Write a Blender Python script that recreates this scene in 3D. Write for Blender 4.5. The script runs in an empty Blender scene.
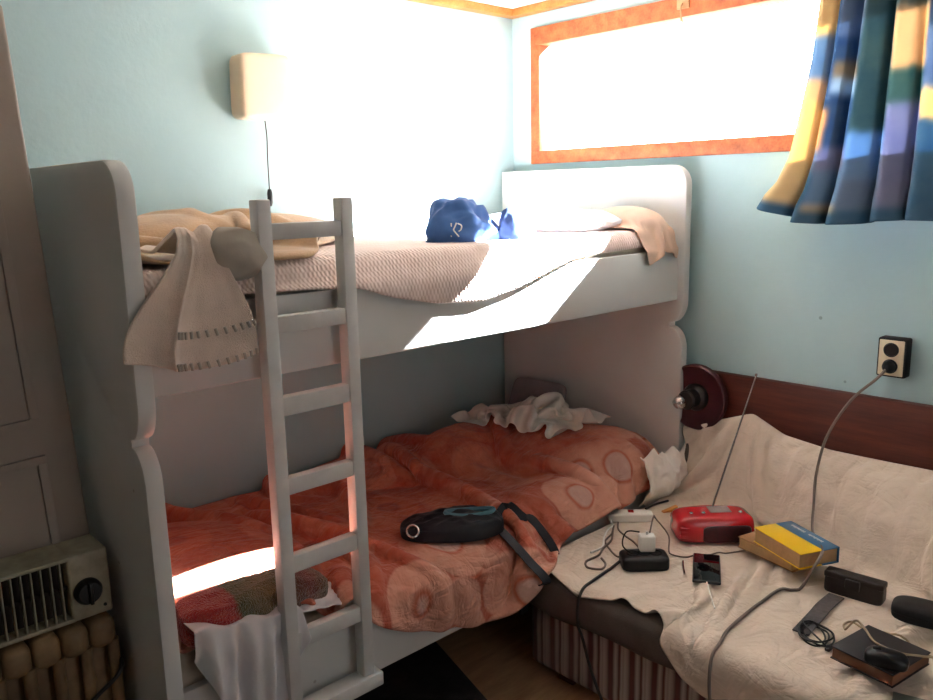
import bpy, bmesh, math, random
import numpy as np
from mathutils import Vector, Matrix, noise, Euler
from mathutils.bvhtree import BVHTree
random.seed(7); np.random.seed(7)
C = bpy.context.scene.collection
PI = math.pi

# ---------------------------------------------------------------- materials
def lin(c):
    r = []
    for v in c:
        v = v/255.0
        r.append(v/12.92 if v <= .04045 else ((v+.055)/1.055)**2.4)
    return (r[0], r[1], r[2], 1.0)

class NT:
    def __init__(self, name):
        self.m = bpy.data.materials.new(name); self.m.use_nodes = True
        self.t = self.m.node_tree; self.t.nodes.clear()
        self.out = self.n('ShaderNodeOutputMaterial')
    def n(self, typ, **kw):
        nd = self.t.nodes.new(typ)
        for k, v in kw.items():
            if k.startswith('i_'):
                nd.inputs[k[2:].replace('_', ' ')].default_value = v
            else:
                setattr(nd, k, v)
        return nd
    def l(self, a, b): self.t.links.new(a, b)
    def coord(self, kind='Object'):
        return self.n('ShaderNodeTexCoord').outputs[kind]
    def mapping(self, src, scale=(1,1,1), rot=(0,0,0)):
        mp = self.n('ShaderNodeMapping'); mp.inputs['Scale'].default_value = scale; mp.inputs['Rotation'].default_value = rot
        self.l(src, mp.inputs['Vector']); return mp.outputs['Vector']
    def noise(self, vec, scale, detail=3, rough=.55):
        nd = self.n('ShaderNodeTexNoise'); nd.inputs['Scale'].default_value = scale
        nd.inputs['Detail'].default_value = detail; nd.inputs['Roughness'].default_value = rough
        self.l(vec, nd.inputs['Vector']); return nd.outputs['Fac']
    def ramp(self, fac, stops, interp='LINEAR'):
        r = self.n('ShaderNodeValToRGB'); cr = r.color_ramp; cr.interpolation = interp
        while len(cr.elements) < len(stops): cr.elements.new(.5)
        for e, (p, c) in zip(cr.elements, stops): e.position = p; e.color = c
        self.l(fac, r.inputs['Fac']); return r.outputs['Color']
    def mix(self, fac, a, b, typ='MIX'):
        mx = self.n('ShaderNodeMix', data_type='RGBA', blend_type=typ)
        for sock, v in ((mx.inputs[0], fac), (mx.inputs[6], a), (mx.inputs[7], b)):
            if hasattr(v, 'links'): self.l(v, sock)
            else: sock.default_value = v
        return mx.outputs[2]
    def math(self, op, a, b=0.0):
        m = self.n('ShaderNodeMath', operation=op)
        for s, v in ((m.inputs[0], a), (m.inputs[1], b)):
            if hasattr(v, 'links'): self.l(v, s)
            else: s.default_value = v
        return m.outputs[0]
    def bsdf(self, color, rough=.6, metal=0.0, bump=None, bstr=.3, bdist=.01, spec=.4, sheen=0.0, coat=0.0, trans=None):
        b = self.n('ShaderNodeBsdfPrincipled')
        if hasattr(color, 'links'): self.l(color, b.inputs['Base Color'])
        else: b.inputs['Base Color'].default_value = color
        if hasattr(rough, 'links'): self.l(rough, b.inputs['Roughness'])
        else: b.inputs['Roughness'].default_value = rough
        b.inputs['Metallic'].default_value = metal
        b.inputs['Specular IOR Level'].default_value = spec
        b.inputs['Sheen Weight'].default_value = sheen
        b.inputs['Coat Weight'].default_value = coat
        if bump is not None:
            bp = self.n('ShaderNodeBump'); bp.inputs['Strength'].default_value = bstr; bp.inputs['Distance'].default_value = bdist
            self.l(bump, bp.inputs['Height']); self.l(bp.outputs['Normal'], b.inputs['Normal'])
        res = b.outputs['BSDF']
        if trans is not None:
            tr = self.n('ShaderNodeBsdfTranslucent')
            if hasattr(color, 'links'): self.l(color, tr.inputs['Color'])
            else: tr.inputs['Color'].default_value = color
            ms = self.n('ShaderNodeMixShader'); ms.inputs['Fac'].default_value = trans
            self.l(b.outputs['BSDF'], ms.inputs[1]); self.l(tr.outputs['BSDF'], ms.inputs[2]); res = ms.outputs['Shader']
        self.l(res, self.out.inputs['Surface'])
        return self.m

def simple(name, col, rough=.5, metal=0.0, var=.12, scale=14, bump=.1, bscale=80, bdist=.003, spec=.4, sheen=0.0, coat=0.0, trans=None):
    """plain material with a soft colour variation and fine bump"""
    t = NT(name); v = t.coord()
    c = lin(col)
    n1 = t.noise(v, scale, 4)
    dk = tuple(x*(1-var) for x in c[:3])+(1,); lt = tuple(min(1, x*(1+var)) for x in c[:3])+(1,)
    colr = t.ramp(n1, [(.3, dk), (.7, lt)])
    return t.bsdf(colr, rough, metal, t.noise(v, bscale, 3), bump, bdist, spec, sheen, coat, trans)

def wood(name, dark, light, scale=(1,1,1), rough=.45, grain=9, coat=0.0):
    t = NT(name); v = t.mapping(t.coord(), scale)
    n = t.noise(v, grain, 5, .65); n2 = t.noise(v, grain*6, 3)
    f = t.math('ADD', t.math('MULTIPLY', n, .75), t.math('MULTIPLY', n2, .25))
    return t.bsdf(t.ramp(f, [(.3, lin(dark)), (.7, lin(light))]), rough, 0, n2, .15, .002, coat=coat)

M = {}
def wall_mat():
    t = NT('pale teal wall paint'); v = t.coord()
    n = t.noise(v, 1.6, 5); n2 = t.noise(v, 45, 4)
    c = t.ramp(n, [(.3, lin((158,186,191))), (.7, lin((170,197,201)))])
    # small chips and grey marks in the paint
    vo = t.n('ShaderNodeTexVoronoi'); vo.inputs['Scale'].default_value = 5.5; t.l(v, vo.inputs['Vector'])
    chip = t.ramp(vo.outputs['Distance'], [(.028, (1,1,1,1)), (.04, (0,0,0,1))])
    gate = t.ramp(t.noise(v, 2.3, 2), [(.52, (0,0,0,1)), (.56, (1,1,1,1))])
    f = t.math('MULTIPLY', t.math('MULTIPLY', chip, gate), .55)
    c = t.mix(f, c, lin((96,104,100)))
    return t.bsdf(c, .75, 0, n2, .25, .004, .25)
M['wall'] = wall_mat()
M['wall_beige'] = simple('beige wall paint', (146,143,141), .8)
M['ceiling'] = simple('ceiling white', (225,222,212), .8)
def paint_mat():
    t = NT('worn white bunk paint'); v = t.coord()
    n = t.noise(v, 2.2, 5); n2 = t.noise(v, 60, 3)
    c = t.ramp(n, [(.25, lin((196,196,193))), (.75, lin((211,212,210)))])
    vo = t.n('ShaderNodeTexVoronoi'); vo.inputs['Scale'].default_value = 9; t.l(v, vo.inputs['Vector'])
    chip = t.ramp(vo.outputs['Distance'], [(.03, (1,1,1,1)), (.05, (0,0,0,1))])
    gate = t.ramp(t.noise(v, 5, 2), [(.55, (0,0,0,1)), (.6, (1,1,1,1))])
    c = t.mix(t.math('MULTIPLY', t.math('MULTIPLY', chip, gate), .5), c, lin((120,108,96)))
    return t.bsdf(c, .45, 0, n2, .08, .003, .4)
M['paint'] = paint_mat()
M['ladder'] = simple('ladder white paint', (198,198,196), .45, var=.08)
M['door'] = simple('door dull white paint', (150,138,128), .5, var=.1, scale=3)
M['floor'] = wood('brown floor boards', (150,114,84), (190,150,112), (1,6,1), .5, 5)
M['rug'] = simple('dark rug pile', (44,38,38), .95, var=.35, scale=40, bump=.6, bscale=300)
M['frame'] = wood('weathered orange window wood', (128,62,34), (196,112,66), (2,2,2), .6, 12)
M['trim'] = wood('ceiling trim wood', (150,96,46), (200,140,72), (2,2,2), .55, 10)
M['board'] = wood('dark red brown plank', (58,24,17), (98,46,32), (1,.6,9), .55, 4)
M['mattress'] = simple('mattress ticking', (196,188,172), .85)
M['black'] = simple('black plastic', (22,21,22), .38, var=.1)
M['softblack'] = simple('black soft shell', (27,25,26), .7, var=.2)
M['leather'] = simple('dark leather', (34,26,24), .45, var=.25, bump=.4, bscale=260)
M['chrome'] = simple('chrome', (205,205,205), .18, 1.0, var=.05)
M['white_plastic'] = simple('white plastic', (222,220,214), .35, var=.04)
M['cream'] = simple('cream plate', (212,198,168), .4, var=.08)
M['grey_cord'] = simple('grey cord rubber', (112,100,92), .55, var=.1)
M['dark_cord'] = simple('dark cord rubber', (40,36,34), .5)
M['beige_cord'] = simple('beige cord rubber', (168,150,122), .5)
M['lamp'] = simple('lamp beige plastic', (226,204,176), .45, var=.05, scale=5)
M['lamp_edge'] = simple('lamp rim brown', (176,134,96), .5)
M['paper'] = simple('page paper', (176,140,98), .8, var=.1, scale=60)
M['radiator'] = simple('radiator yellowed enamel', (124,102,74), .55, var=.4, scale=9)
M['heater'] = simple('heater stained cream', (150,144,124), .5, var=.25, scale=22)
M['heater_dark'] = simple('heater rusty inside', (44,34,28), .8, var=.4)
M['maroon'] = simple('maroon enamel', (72,34,38), .4, var=.15)
M['towel'] = simple('beige terry towel', (214,196,182), .95, var=.07, scale=18, bump=.7, bscale=420, bdist=.004, sheen=.3)
M['grey_cloth'] = simple('grey bedding cloth', (168,160,148), .9, var=.08, sheen=.2)
M['white_cloth'] = simple('white sheet cotton', (222,220,222), .85, var=.04, trans=.15)
M['paper_cloth'] = simple('white crumpled cotton', (236,230,222), .85, var=.05, trans=.1)
M['blue_cloth'] = simple('blue sweatshirt cloth', (62,104,166), .9, var=.15, sheen=.2)
M['dark_blue'] = simple('dark blue cloth', (50,74,124), .9, var=.15)
M['tan_blanket'] = simple('tan fleece', (178,144,108), .95, var=.2, scale=10, bump=.7, bscale=160, sheen=.4)
M['pillow_tan'] = simple('tan pillow cotton', (200,172,152), .9, var=.08)
M['grey_pillow'] = simple('grey pillow cotton', (138,128,130), .9, var=.08)
def throw_mat():
    t = NT('cream sofa throw cotton'); uv = t.coord('UV')
    c = t.ramp(t.noise(uv, 5, 4), [(.3, lin((200,184,168))), (.7, lin((216,201,184)))])
    stain = t.ramp(t.noise(uv, 2.3, 3), [(.60, (0,0,0,1)), (.74, (1,1,1,1))])
    c = t.mix(t.math('MULTIPLY', stain, .35), c, lin((188,158,132)))
    hs = []
    for sc_, rt, st in ((5, .4, (1,1.8,1)), (12, -.7, (1.7,1,1)), (30, .2, (1,1.3,1))):
        wr = t.n('ShaderNodeTexNoise'); wr.inputs['Scale'].default_value = sc_; wr.inputs['Detail'].default_value = 3; wr.inputs['Distortion'].default_value = 1.0
        t.l(t.mapping(uv, st, (0,0,rt)), wr.inputs['Vector'])
        hs.append(t.math('ABSOLUTE', t.math('SUBTRACT', wr.outputs['Fac'], .5)))
    h = t.math('ADD', hs[0], t.math('ADD', t.math('MULTIPLY', hs[1], .4), t.math('MULTIPLY', hs[2], .12)))
    return t.bsdf(c, .95, 0, h, .42, .055, .15, .2)
M['cover'] = throw_mat()
M['dark_brown'] = simple('dark brown upholstery', (92,82,75), .95, var=.15, bump=.5, bscale=300)
M['bag'] = simple('navy black nylon', (22,24,32), .5, var=.2, bump=.3, bscale=250)
M['bag_teal'] = simple('teal lining', (78,122,134), .45)
M['orange_tag'] = simple('orange plastic', (214,140,64), .5)
M['pencil'] = simple('dark pen', (46,40,40), .4)
M['mesh_strap'] = simple('grey woven strap', (84,80,80), .8, var=.3, scale=90)
M['grey_paper'] = simple('grey green booklet', (120,122,112), .6)

def red_plastic():
    t = NT('glossy red plastic'); v = t.coord()
    c = t.ramp(t.noise(v, 8, 2), [(.3, lin((178,18,28))), (.7, lin((198,26,36)))])
    return t.bsdf(c, .22, 0, None, spec=.6, coat=.5)
M['red'] = red_plastic()
M['red_dark'] = simple('dark red grille', (64,14,20), .3, var=.3, scale=70, bump=.6, bscale=400)
M['screen'] = simple('phone black glass', (10,11,15), .08, var=.02, bump=0, coat=.6)
M['smoke'] = simple('smoky clear plastic', (150,130,128), .2, var=.1)

def glass_mat():
    t = NT('window glass'); a = t.n('ShaderNodeBsdfTransparent'); g = t.n('ShaderNodeBsdfGlossy')
    a.inputs['Color'].default_value = (.96,.97,.97,1); g.inputs['Roughness'].default_value = .02
    ms = t.n('ShaderNodeMixShader'); ms.inputs['Fac'].default_value = .06
    t.l(a.outputs[0], ms.inputs[1]); t.l(g.outputs[0], ms.inputs[2]); t.l(ms.outputs[0], t.out.inputs['Surface'])
    return t.m
M['glass'] = glass_mat()
def bulb_mat():
    t = NT('clear bulb glass'); g = t.n('ShaderNodeBsdfGlossy'); a = t.n('ShaderNodeBsdfTransparent')
    g.inputs['Roughness'].default_value = .08
    ms = t.n('ShaderNodeMixShader'); ms.inputs['Fac'].default_value = .45
    t.l(a.outputs[0], ms.inputs[1]); t.l(g.outputs[0], ms.inputs[2]); t.l(ms.outputs[0], t.out.inputs['Surface'])
    return t.m
M['bulb'] = bulb_mat()

def duvet_mat():
    t = NT('orange circle print cotton'); uv = t.coord('UV')
    n0 = t.n('ShaderNodeTexNoise'); n0.inputs['Scale'].default_value = 5; t.l(uv, n0.inputs['Vector'])
    vo = t.n('ShaderNodeTexVoronoi'); vo.inputs['Scale'].default_value = 4.6; vo.inputs['Randomness'].default_value = .8
    wv = t.mix(.03, uv, n0.outputs['Color'])
    t.l(wv, vo.inputs['Vector'])
    o1, o2, pale, grey, dk = lin((186,96,68)), lin((172,82,60)), lin((214,164,142)), lin((200,174,162)), lin((150,70,56))
    rings = t.ramp(vo.outputs['Distance'], [(0, grey), (.20, grey), (.24, o1), (.29, pale), (.56, pale), (.60, o2), (1, o1)])
    solid = t.ramp(vo.outputs['Distance'], [(0, o2), (.24, o2), (.27, dk), (.31, o1), (.50, o1), (.53, o2), (1, o2)])
    sep = t.n('ShaderNodeSeparateColor'); t.l(vo.outputs['Color'], sep.inputs[0])
    pick = t.ramp(sep.outputs[0], [(.45, (0,0,0,1)), (.55, (1,1,1,1))])
    # the printed border along the front of the cloth is paler
    su = t.n('ShaderNodeSeparateXYZ'); t.l(uv, su.inputs[0])
    side = t.ramp(t.math('ADD', su.outputs[1], t.math('MULTIPLY', n0.outputs['Fac'], .2)), [(.80, (0,0,0,1)), (.94, (1,1,1,1))])
    f = t.math('MULTIPLY', t.math('MAXIMUM', t.math('MULTIPLY', pick, .22), t.math('MULTIPLY', side, .95)), .85)
    c = t.mix(f, solid, rings)
    c = t.mix(.2, c, t.ramp(t.noise(uv, 26, 4), [(.3, o2), (.7, pale)]))
    # creases
    wr = t.n('ShaderNodeTexNoise'); wr.inputs['Scale'].default_value = 5.5; wr.inputs['Detail'].default_value = 3; wr.inputs['Distortion'].default_value = 1.2
    t.l(t.mapping(uv, (1,2.0,1), (0,0,.5)), wr.inputs['Vector'])
    w2 = t.n('ShaderNodeTexNoise'); w2.inputs['Scale'].default_value = 15; w2.inputs['Detail'].default_value = 3; w2.inputs['Distortion'].default_value = .8
    t.l(t.mapping(uv, (1.6,1,1), (0,0,-.6)), w2.inputs['Vector'])
    cr = t.math('ADD', t.math('ABSOLUTE', t.math('SUBTRACT', wr.outputs['Fac'], .5)), t.math('MULTIPLY', t.math('ABSOLUTE', t.math('SUBTRACT', w2.outputs['Fac'], .5)), .4))
    return t.bsdf(c, .85, 0, cr, .5, .06, .2, .15)
M['duvet'] = duvet_mat()

def waffle_mat():
    t = NT('pinkish waffle bedspread'); uv = t.coord('UV')
    sx = t.n('ShaderNodeSeparateXYZ'); t.l(uv, sx.inputs[0])
    a = t.math('SINE', t.math('ADD', t.math('MULTIPLY', sx.outputs[0], 520), t.math('MULTIPLY', t.noise(uv, 20, 2), 5))); b = t.math('SINE', t.math('MULTIPLY', sx.outputs[1], 210))
    h = t.math('MULTIPLY', a, b)
    c = t.ramp(t.noise(uv, 30, 3), [(.3, lin((212,188,178))), (.7, lin((226,206,198)))])
    c = t.mix(t.math('MULTIPLY', t.math('ADD', h, 1), .07), c, lin((240,226,218)))
    return t.bsdf(c, .95, 0, h, .5, .003, .2, .3)
M['waffle'] = waffle_mat()

def stripe_mat():
    t = NT('brown striped upholstery'); uv = t.coord('UV')
    n0 = t.noise(uv, 9, 2)
    sx = t.n('ShaderNodeSeparateXYZ'); t.l(uv, sx.inputs[0])
    wob = t.math('ADD', sx.outputs[0], t.math('MULTIPLY', n0, .006))
    fr = t.math('FRACT', t.math('MULTIPLY', wob, 1/.075))
    dk, red, gr, lt = lin((98,68,66)), lin((112,66,64)), lin((168,152,146)), lin((194,178,170))
    c = t.ramp(fr, [(0, dk), (.10, red), (.18, dk), (.30, gr), (.42, lt), (.5, gr), (.58, lt), (.66, dk), (.70, dk), (.78, gr), (.86, lt), (.92, gr), (1, dk)])
    fine = t.math('SINE', t.math('MULTIPLY', sx.outputs[0], 1500)); fv = t.math('SINE', t.math('MULTIPLY', sx.outputs[1], 900))
    c = t.mix(t.math('MULTIPLY', t.math('ADD', fine, 1), .1), c, lin((60,44,42)))
    c = t.mix(t.math('MULTIPLY', t.math('ADD', fv, 1), .06), c, lin((60,44,42)))
    return t.bsdf(c, .95, 0, t.math('MULTIPLY', fine, fv), .3, .002, .15, .2)
M['stripe'] = stripe_mat()

def curtain_mat():
    t = NT('blue and yellow patchwork curtain'); uv = t.coord('UV')
    at = t.n('ShaderNodeAttribute', attribute_name='print')
    c = t.mix(.18, at.outputs['Color'], t.ramp(t.noise(uv, 9, 3), [(.3, lin((30,74,104))), (.7, lin((130,140,126)))]))
    return t.bsdf(c, .9, 0, t.noise(uv, 500, 2), .1, .001, .15, 0, 0, .32)
M['curtain'] = curtain_mat()

def plush_mat():
    t = NT('red and green fuzzy blanket'); v = t.coord()
    sx = t.n('ShaderNodeSeparateXYZ'); t.l(v, sx.inputs[0])
    n = t.noise(v, 28, 4); xx = t.math('ADD', sx.outputs[0], t.math('MULTIPLY', t.math('SUBTRACT', n, .5), .05))
    red, grn, olive, mar = lin((190,38,48)), lin((62,84,44)), lin((118,108,60)), lin((120,44,50))
    f = t.math('MULTIPLY', t.math('ADD', xx, .22), 1/.44)
    c = t.ramp(f, [(0, red), (.30, red), (.34, grn), (.55, olive), (.62, grn), (.8, mar), (.95, grn)])
    c = t.mix(.3, c, t.ramp(t.noise(v, 60, 3), [(.3, lin((70,30,30))), (.7, lin((150,110,70)))]))
    return t.bsdf(c, 1.0, 0, t.noise(v, 220, 3), 1.0, .01, .1, .5)
M['plush'] = plush_mat()

# ---------------------------------------------------------------- mesh helpers
def link(o, parent=None):
    C.objects.link(o)
    if parent is not None: o.parent = parent
    return o
def obj(name, bm, mat, parent=None, smooth=True, world=False, angle=40):
    """one mesh object; world=True: the shape was written in world coordinates"""
    if world and parent is not None:
        p = parent
        off = Vector((0,0,0))
        while p is not None: off += p.location; p = p.parent
        bmesh.ops.translate(bm, verts=bm.verts, vec=-off)
    me = bpy.data.meshes.new(name); bm.normal_update(); bm.to_mesh(me); bm.free()
    for m in (mat if isinstance(mat, (list, tuple)) else [mat]): me.materials.append(m)
    if smooth:
        for p in me.polygons: p.use_smooth = True
        if angle < 180: me.set_sharp_from_angle(angle=math.radians(angle))
    return link(bpy.data.objects.new(name, me), parent)
def thing(name, label, cat, loc=(0,0,0), rotz=0, group=None, rot=None):
    o = bpy.data.objects.new(name, None); C.objects.link(o)
    o.location = loc; o.rotation_euler = rot if rot else (0,0,rotz); o.empty_display_size = .05
    o['label'] = label; o['category'] = cat
    if group: o['group'] = group
    return o
def tag(o, label, cat, group=None):
    o['label'] = label; o['category'] = cat
    if group: o['group'] = group
    return o
def origin_to(o, p):
    """move a parentless mesh's origin without moving its shape"""
    p = Vector(p); o.data.transform(Matrix.Translation(-p)); o.location = p; return o
def struct(name, bm, mat, parent=None, **kw):
    o = obj(name, bm, mat, parent, **kw)
    if parent is None: o['kind'] = 'structure'
    return o

def box(bm, lo, hi, bev=0.0, seg=2, M4=None):
    lo, hi = Vector(lo), Vector(hi)
    r = bmesh.ops.create_cube(bm, size=1.0); vs = r['verts']; c = (lo+hi)/2; s = hi-lo
    for v in vs: v.co = Vector((v.co.x*s.x, v.co.y*s.y, v.co.z*s.z))+c
    if bev > 0:
        es = list({e for v in vs for e in v.link_edges})
        rb = bmesh.ops.bevel(bm, geom=es, offset=bev, segments=seg, profile=.5, affect='EDGES')
        vs = list({v for f in rb['faces'] for v in f.verts} | {v for v in vs if v.is_valid})
    if M4 is not None:
        for v in vs: v.co = M4 @ v.co
    return vs
def bxm(lo, hi, bev=0.0, seg=2):
    bm = bmesh.new(); box(bm, lo, hi, bev, seg); return bm
def prism(pts, axis, a, b, bev=0.0, seg=2):
    """closed outline extruded along an axis from a to b; pts are the two other coordinates in order"""
    bm = bmesh.new()
    def mk(p, t):
        return {0: (t, p[0], p[1]), 1: (p[0], t, p[1]), 2: (p[0], p[1], t)}[axis]
    A = [bm.verts.new(mk(p, a)) for p in pts]; B = [bm.verts.new(mk(p, b)) for p in pts]
    fa = bm.faces.new(A); fb = bm.faces.new(B[::-1]); n = len(pts)
    for i in range(n): bm.faces.new((A[i], B[i], B[(i+1)%n], A[(i+1)%n]))
    bmesh.ops.recalc_face_normals(bm, faces=bm.faces)
    if bev > 0:
        es = list({e for f in (fa, fb) for e in f.edges})
        bmesh.ops.bevel(bm, geom=es, offset=bev, segments=seg, profile=.5, affect='EDGES')
    return bm
def lathe(bm, prof, seg=32, M4=None):
    rings = []
    for (r, z) in prof:
        if r < 1e-6: rings.append([bm.verts.new((0,0,z))])
        else: rings.append([bm.verts.new((r*math.cos(2*PI*k/seg), r*math.sin(2*PI*k/seg), z)) for k in range(seg)])
    for a, b in zip(rings, rings[1:]):
        for k in range(seg):
            k2 = (k+1) % seg
            if len(a) == 1 and len(b) == 1: continue
            if len(a) == 1: bm.faces.new((a[0], b[k2], b[k]))
            elif len(b) == 1: bm.faces.new((a[k], a[k2], b[0]))
            else: bm.faces.new((a[k], a[k2], b[k2], b[k]))
    bmesh.ops.recalc_face_normals(bm, faces=bm.faces)
    if M4 is not None:
        for rg in rings:
            for v in rg: v.co = M4 @ v.co
def smooth_path(pts, per=8):
    P = [Vector(p) for p in pts]
    if len(P) < 3: return P
    out = []
    for i in range(len(P)-1):
        p0, p1, p2, p3 = P[max(i-1,0)], P[i], P[i+1], P[min(i+2,len(P)-1)]
        for k in range(per):
            t = k/per
            out.append(.5*((2*p1)+(p2-p0)*t+(2*p0-5*p1+4*p2-p3)*t*t+(3*p1-p0-3*p2+p3)*t**3))
    out.append(P[-1]); return out
def tube(bm, path, r, seg=8, r1=None, flat=1.0):
    rings = []; n = len(path); up = Vector((0,0,1)); prev = None
    for i, p in enumerate(path):
        d = (path[min(i+1,n-1)]-path[max(i-1,0)])
        d = d.normalized() if d.length > 1e-9 else Vector((1,0,0))
        if prev is None:
            s = d.cross(up)
            if s.length < 1e-3: s = d.cross(Vector((1,0,0)))
            s.normalize()
        else:
            s = prev-d*prev.dot(d)
            s = s.normalized() if s.length > 1e-6 else d.cross(up).normalized()
        prev = s; u = s.cross(d)
        rr = r if r1 is None else r+(r1-r)*i/(n-1)
        rings.append([bm.verts.new(p+s*(rr*math.cos(2*PI*k/seg))+u*(rr*flat*math.sin(2*PI*k/seg))) for k in range(seg)])
    for a, b in zip(rings, rings[1:]):
        for k in range(seg): bm.faces.new((a[k], a[(k+1)%seg], b[(k+1)%seg], b[k]))
    bm.faces.new(rings[0][::-1]); bm.faces.new(rings[-1])
    bmesh.ops.recalc_face_normals(bm, faces=bm.faces)
def ribbon(bm, path, w, th, side):
    """flat strap of width w along a path; side(i) gives the width direction"""
    rings = []; n = len(path)
    for i, p in enumerate(path):
        d = (path[min(i+1,n-1)]-path[max(i-1,0)]).normalized()
        s = side(i); s = (s-d*s.dot(d)).normalized(); u = s.cross(d)
        rings.append([bm.verts.new(p+s*(a*w/2)+u*(b*th/2)) for a, b in ((-1,-1),(1,-1),(1,1),(-1,1))])
    for a, b in zip(rings, rings[1:]):
        for k in range(4): bm.faces.new((a[k], a[(k+1)%4], b[(k+1)%4], b[k]))
    bm.faces.new(rings[0][::-1]); bm.faces.new(rings[-1])
    bmesh.ops.recalc_face_normals(bm, faces=bm.faces)
def blob(r, fn, sub=4):
    bm = bmesh.new(); bmesh.ops.create_icosphere(bm, subdivisions=sub, radius=1.0)
    for v in bm.verts: v.co = fn(v.co.copy())
    return bm
def superbox(sx, sy, sz, e=.35, sub=5, fn=None):
    """pillow-like rounded block"""
    def f(c):
        q = Vector([math.copysign(abs(t)**e, t) for t in c])
        k = max(abs(c.x), abs(c.y), abs(c.z))
        p = 1/e
        nrm = (abs(c.x)**(2*p)+abs(c.y)**(2*p)+abs(c.z)**(2*p))**(1/(2*p))
        d = c/nrm
        w = Vector((d.x*sx/2, d.y*sy/2, d.z*sz/2))
        return fn(w) if fn else w
    return blob(1, f, sub)
def ridged(p, s, oc=4):
    v = 0; a = 1; t = 0
    for k in range(oc):
        v += a*(1-abs(noise.noise(p*s+Vector((k*7.1,3.3*k,k)))*2)); t += a; a *= .55; s *= 1.9
    return v/t

# ---------------------------------------------------------------- cloth
class Sdf:
    def __init__(self): self.p = []
    def box(self, lo, hi, r=.02):
        lo, hi = np.array(lo, float), np.array(hi, float); self.p.append(('b', (lo+hi)/2, (hi-lo)/2-r, r)); return self
    def ell(self, c, r): self.p.append(('e', np.array(c, float), np.array(r, float))); return self
    def cap(self, a, b, r): self.p.append(('c', np.array(a, float), np.array(b, float), r)); return self
    def __call__(self, X):
        d = np.full(len(X), 9.0)
        for q in self.p:
            if q[0] == 'b':
                a = np.abs(X-q[1])-q[2]
                dd = np.linalg.norm(np.maximum(a, 0), axis=1)+np.minimum(a.max(1), 0)-q[3]
            elif q[0] == 'e':
                s = X-q[1]; k0 = np.linalg.norm(s/q[2], axis=1); k1 = np.linalg.norm(s/q[2]**2, axis=1)
                dd = k0*(k0-1)/np.maximum(k1, 1e-6)
            else:
                ab = q[2]-q[1]; t = np.clip(((X-q[1])@ab)/(ab@ab), 0, 1)
                dd = np.linalg.norm(X-q[1]-t[:,None]*ab, axis=1)-q[3]
            d = np.minimum(d, dd)
        return d
def cloth_sim(X0, rest, sdf, steps=140, iters=10, pin=None, thick=.008, fric=.6, bend=.25, damp=.95, g=-1.2, dt=.02, wind=None):
    """position-based cloth on an (n,m) grid; rest = (n,m,2) rest coordinates"""
    X = X0.astype(float).copy(); P = X.copy(); n, m, _ = X.shape
    R = rest if rest.shape[2] == 3 else np.dstack([rest, np.zeros((n,m))])
    W = np.ones((n,m,1));
    if pin is not None: W[pin] = 0
    pairs = []
    def add(di, dj, k, colors):
        for ci in colors:
            ii, jj = np.meshgrid(np.arange(n), np.arange(m), indexing='ij')
            ok = (ii+di < n) & (jj+dj >= 0) & (jj+dj < m) & (ci(ii, jj))
            a = (ii[ok], jj[ok]); b = (ii[ok]+di, jj[ok]+dj)
            L = np.linalg.norm(R[a]-R[b], axis=1)
            wa, wb = W[a], W[b]; s = np.maximum(wa+wb, 1e-9)
            pairs.append((a, b, L, k*wa/s, k*wb/s))
    add(1, 0, 1.0, [lambda i,j: i%2==0, lambda i,j: i%2==1]); add(0, 1, 1.0, [lambda i,j: j%2==0, lambda i,j: j%2==1])
    add(1, 1, .5, [lambda i,j: i%2==0, lambda i,j: i%2==1]); add(1, -1, .5, [lambda i,j: i%2==0, lambda i,j: i%2==1])
    add(2, 0, bend, [lambda i,j: (i//2)%2==0, lambda i,j: (i//2)%2==1]); add(0, 2, bend, [lambda i,j: (j//2)%2==0, lambda i,j: (j//2)%2==1])
    for st in range(steps):
        V = (X-P)*damp; P = X.copy()
        X = X+W*(V+np.array([0,0,g])*dt*dt)
        if wind is not None: X += W*wind(X, st)*dt*dt
        for it in range(iters):
            for a, b, L, ka, kb in pairs:
                D = X[b]-X[a]; l = np.linalg.norm(D, axis=1); c = ((l-L)/np.maximum(l, 1e-9))[:,None]*D
                X[a] += ka*c; X[b] -= kb*c
            if it % 3 == 2 or it == iters-1:
                F = X.reshape(-1, 3); d = sdf(F)-thick; bad = np.where(d < 0)[0]
                if len(bad):
                    q = F[bad]; e = 1e-4; G = np.empty((len(bad), 3)); d0 = sdf(q)
                    for ax in range(3):
                        h = np.zeros(3); h[ax] = e; G[:,ax] = (sdf(q+h)-d0)/e
                    G /= np.maximum(np.linalg.norm(G, axis=1), 1e-6)[:,None]
                    F[bad] += (-d[bad])[:,None]*G*W.reshape(-1,1)[bad]
                    if it == iters-1:
                        Pf = P.reshape(-1,3); Pf[bad] += (F[bad]-Pf[bad])*fric
                    X = F.reshape(n, m, 3)
        mv = X-P; l = np.linalg.norm(mv, axis=2, keepdims=True); X = P+mv*np.minimum(1, .03/np.maximum(l, 1e-9))
    return X
def grid_bm(X, UV=None, flip=False):
    n, m, _ = X.shape; bm = bmesh.new()
    V = [[bm.verts.new(X[i,j]) for j in range(m)] for i in range(n)]
    uvl = bm.loops.layers.uv.new('UVMap') if UV is not None else None
    for i in range(n-1):
        for j in range(m-1):
            idx = [(i,j),(i+1,j),(i+1,j+1),(i,j+1)]
            if flip: idx = idx[::-1]
            f = bm.faces.new([V[a][b] for a, b in idx])
            if uvl:
                for lp, (a, b) in zip(f.loops, idx): lp[uvl].uv = UV[a,b][:2]
    return bm
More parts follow.
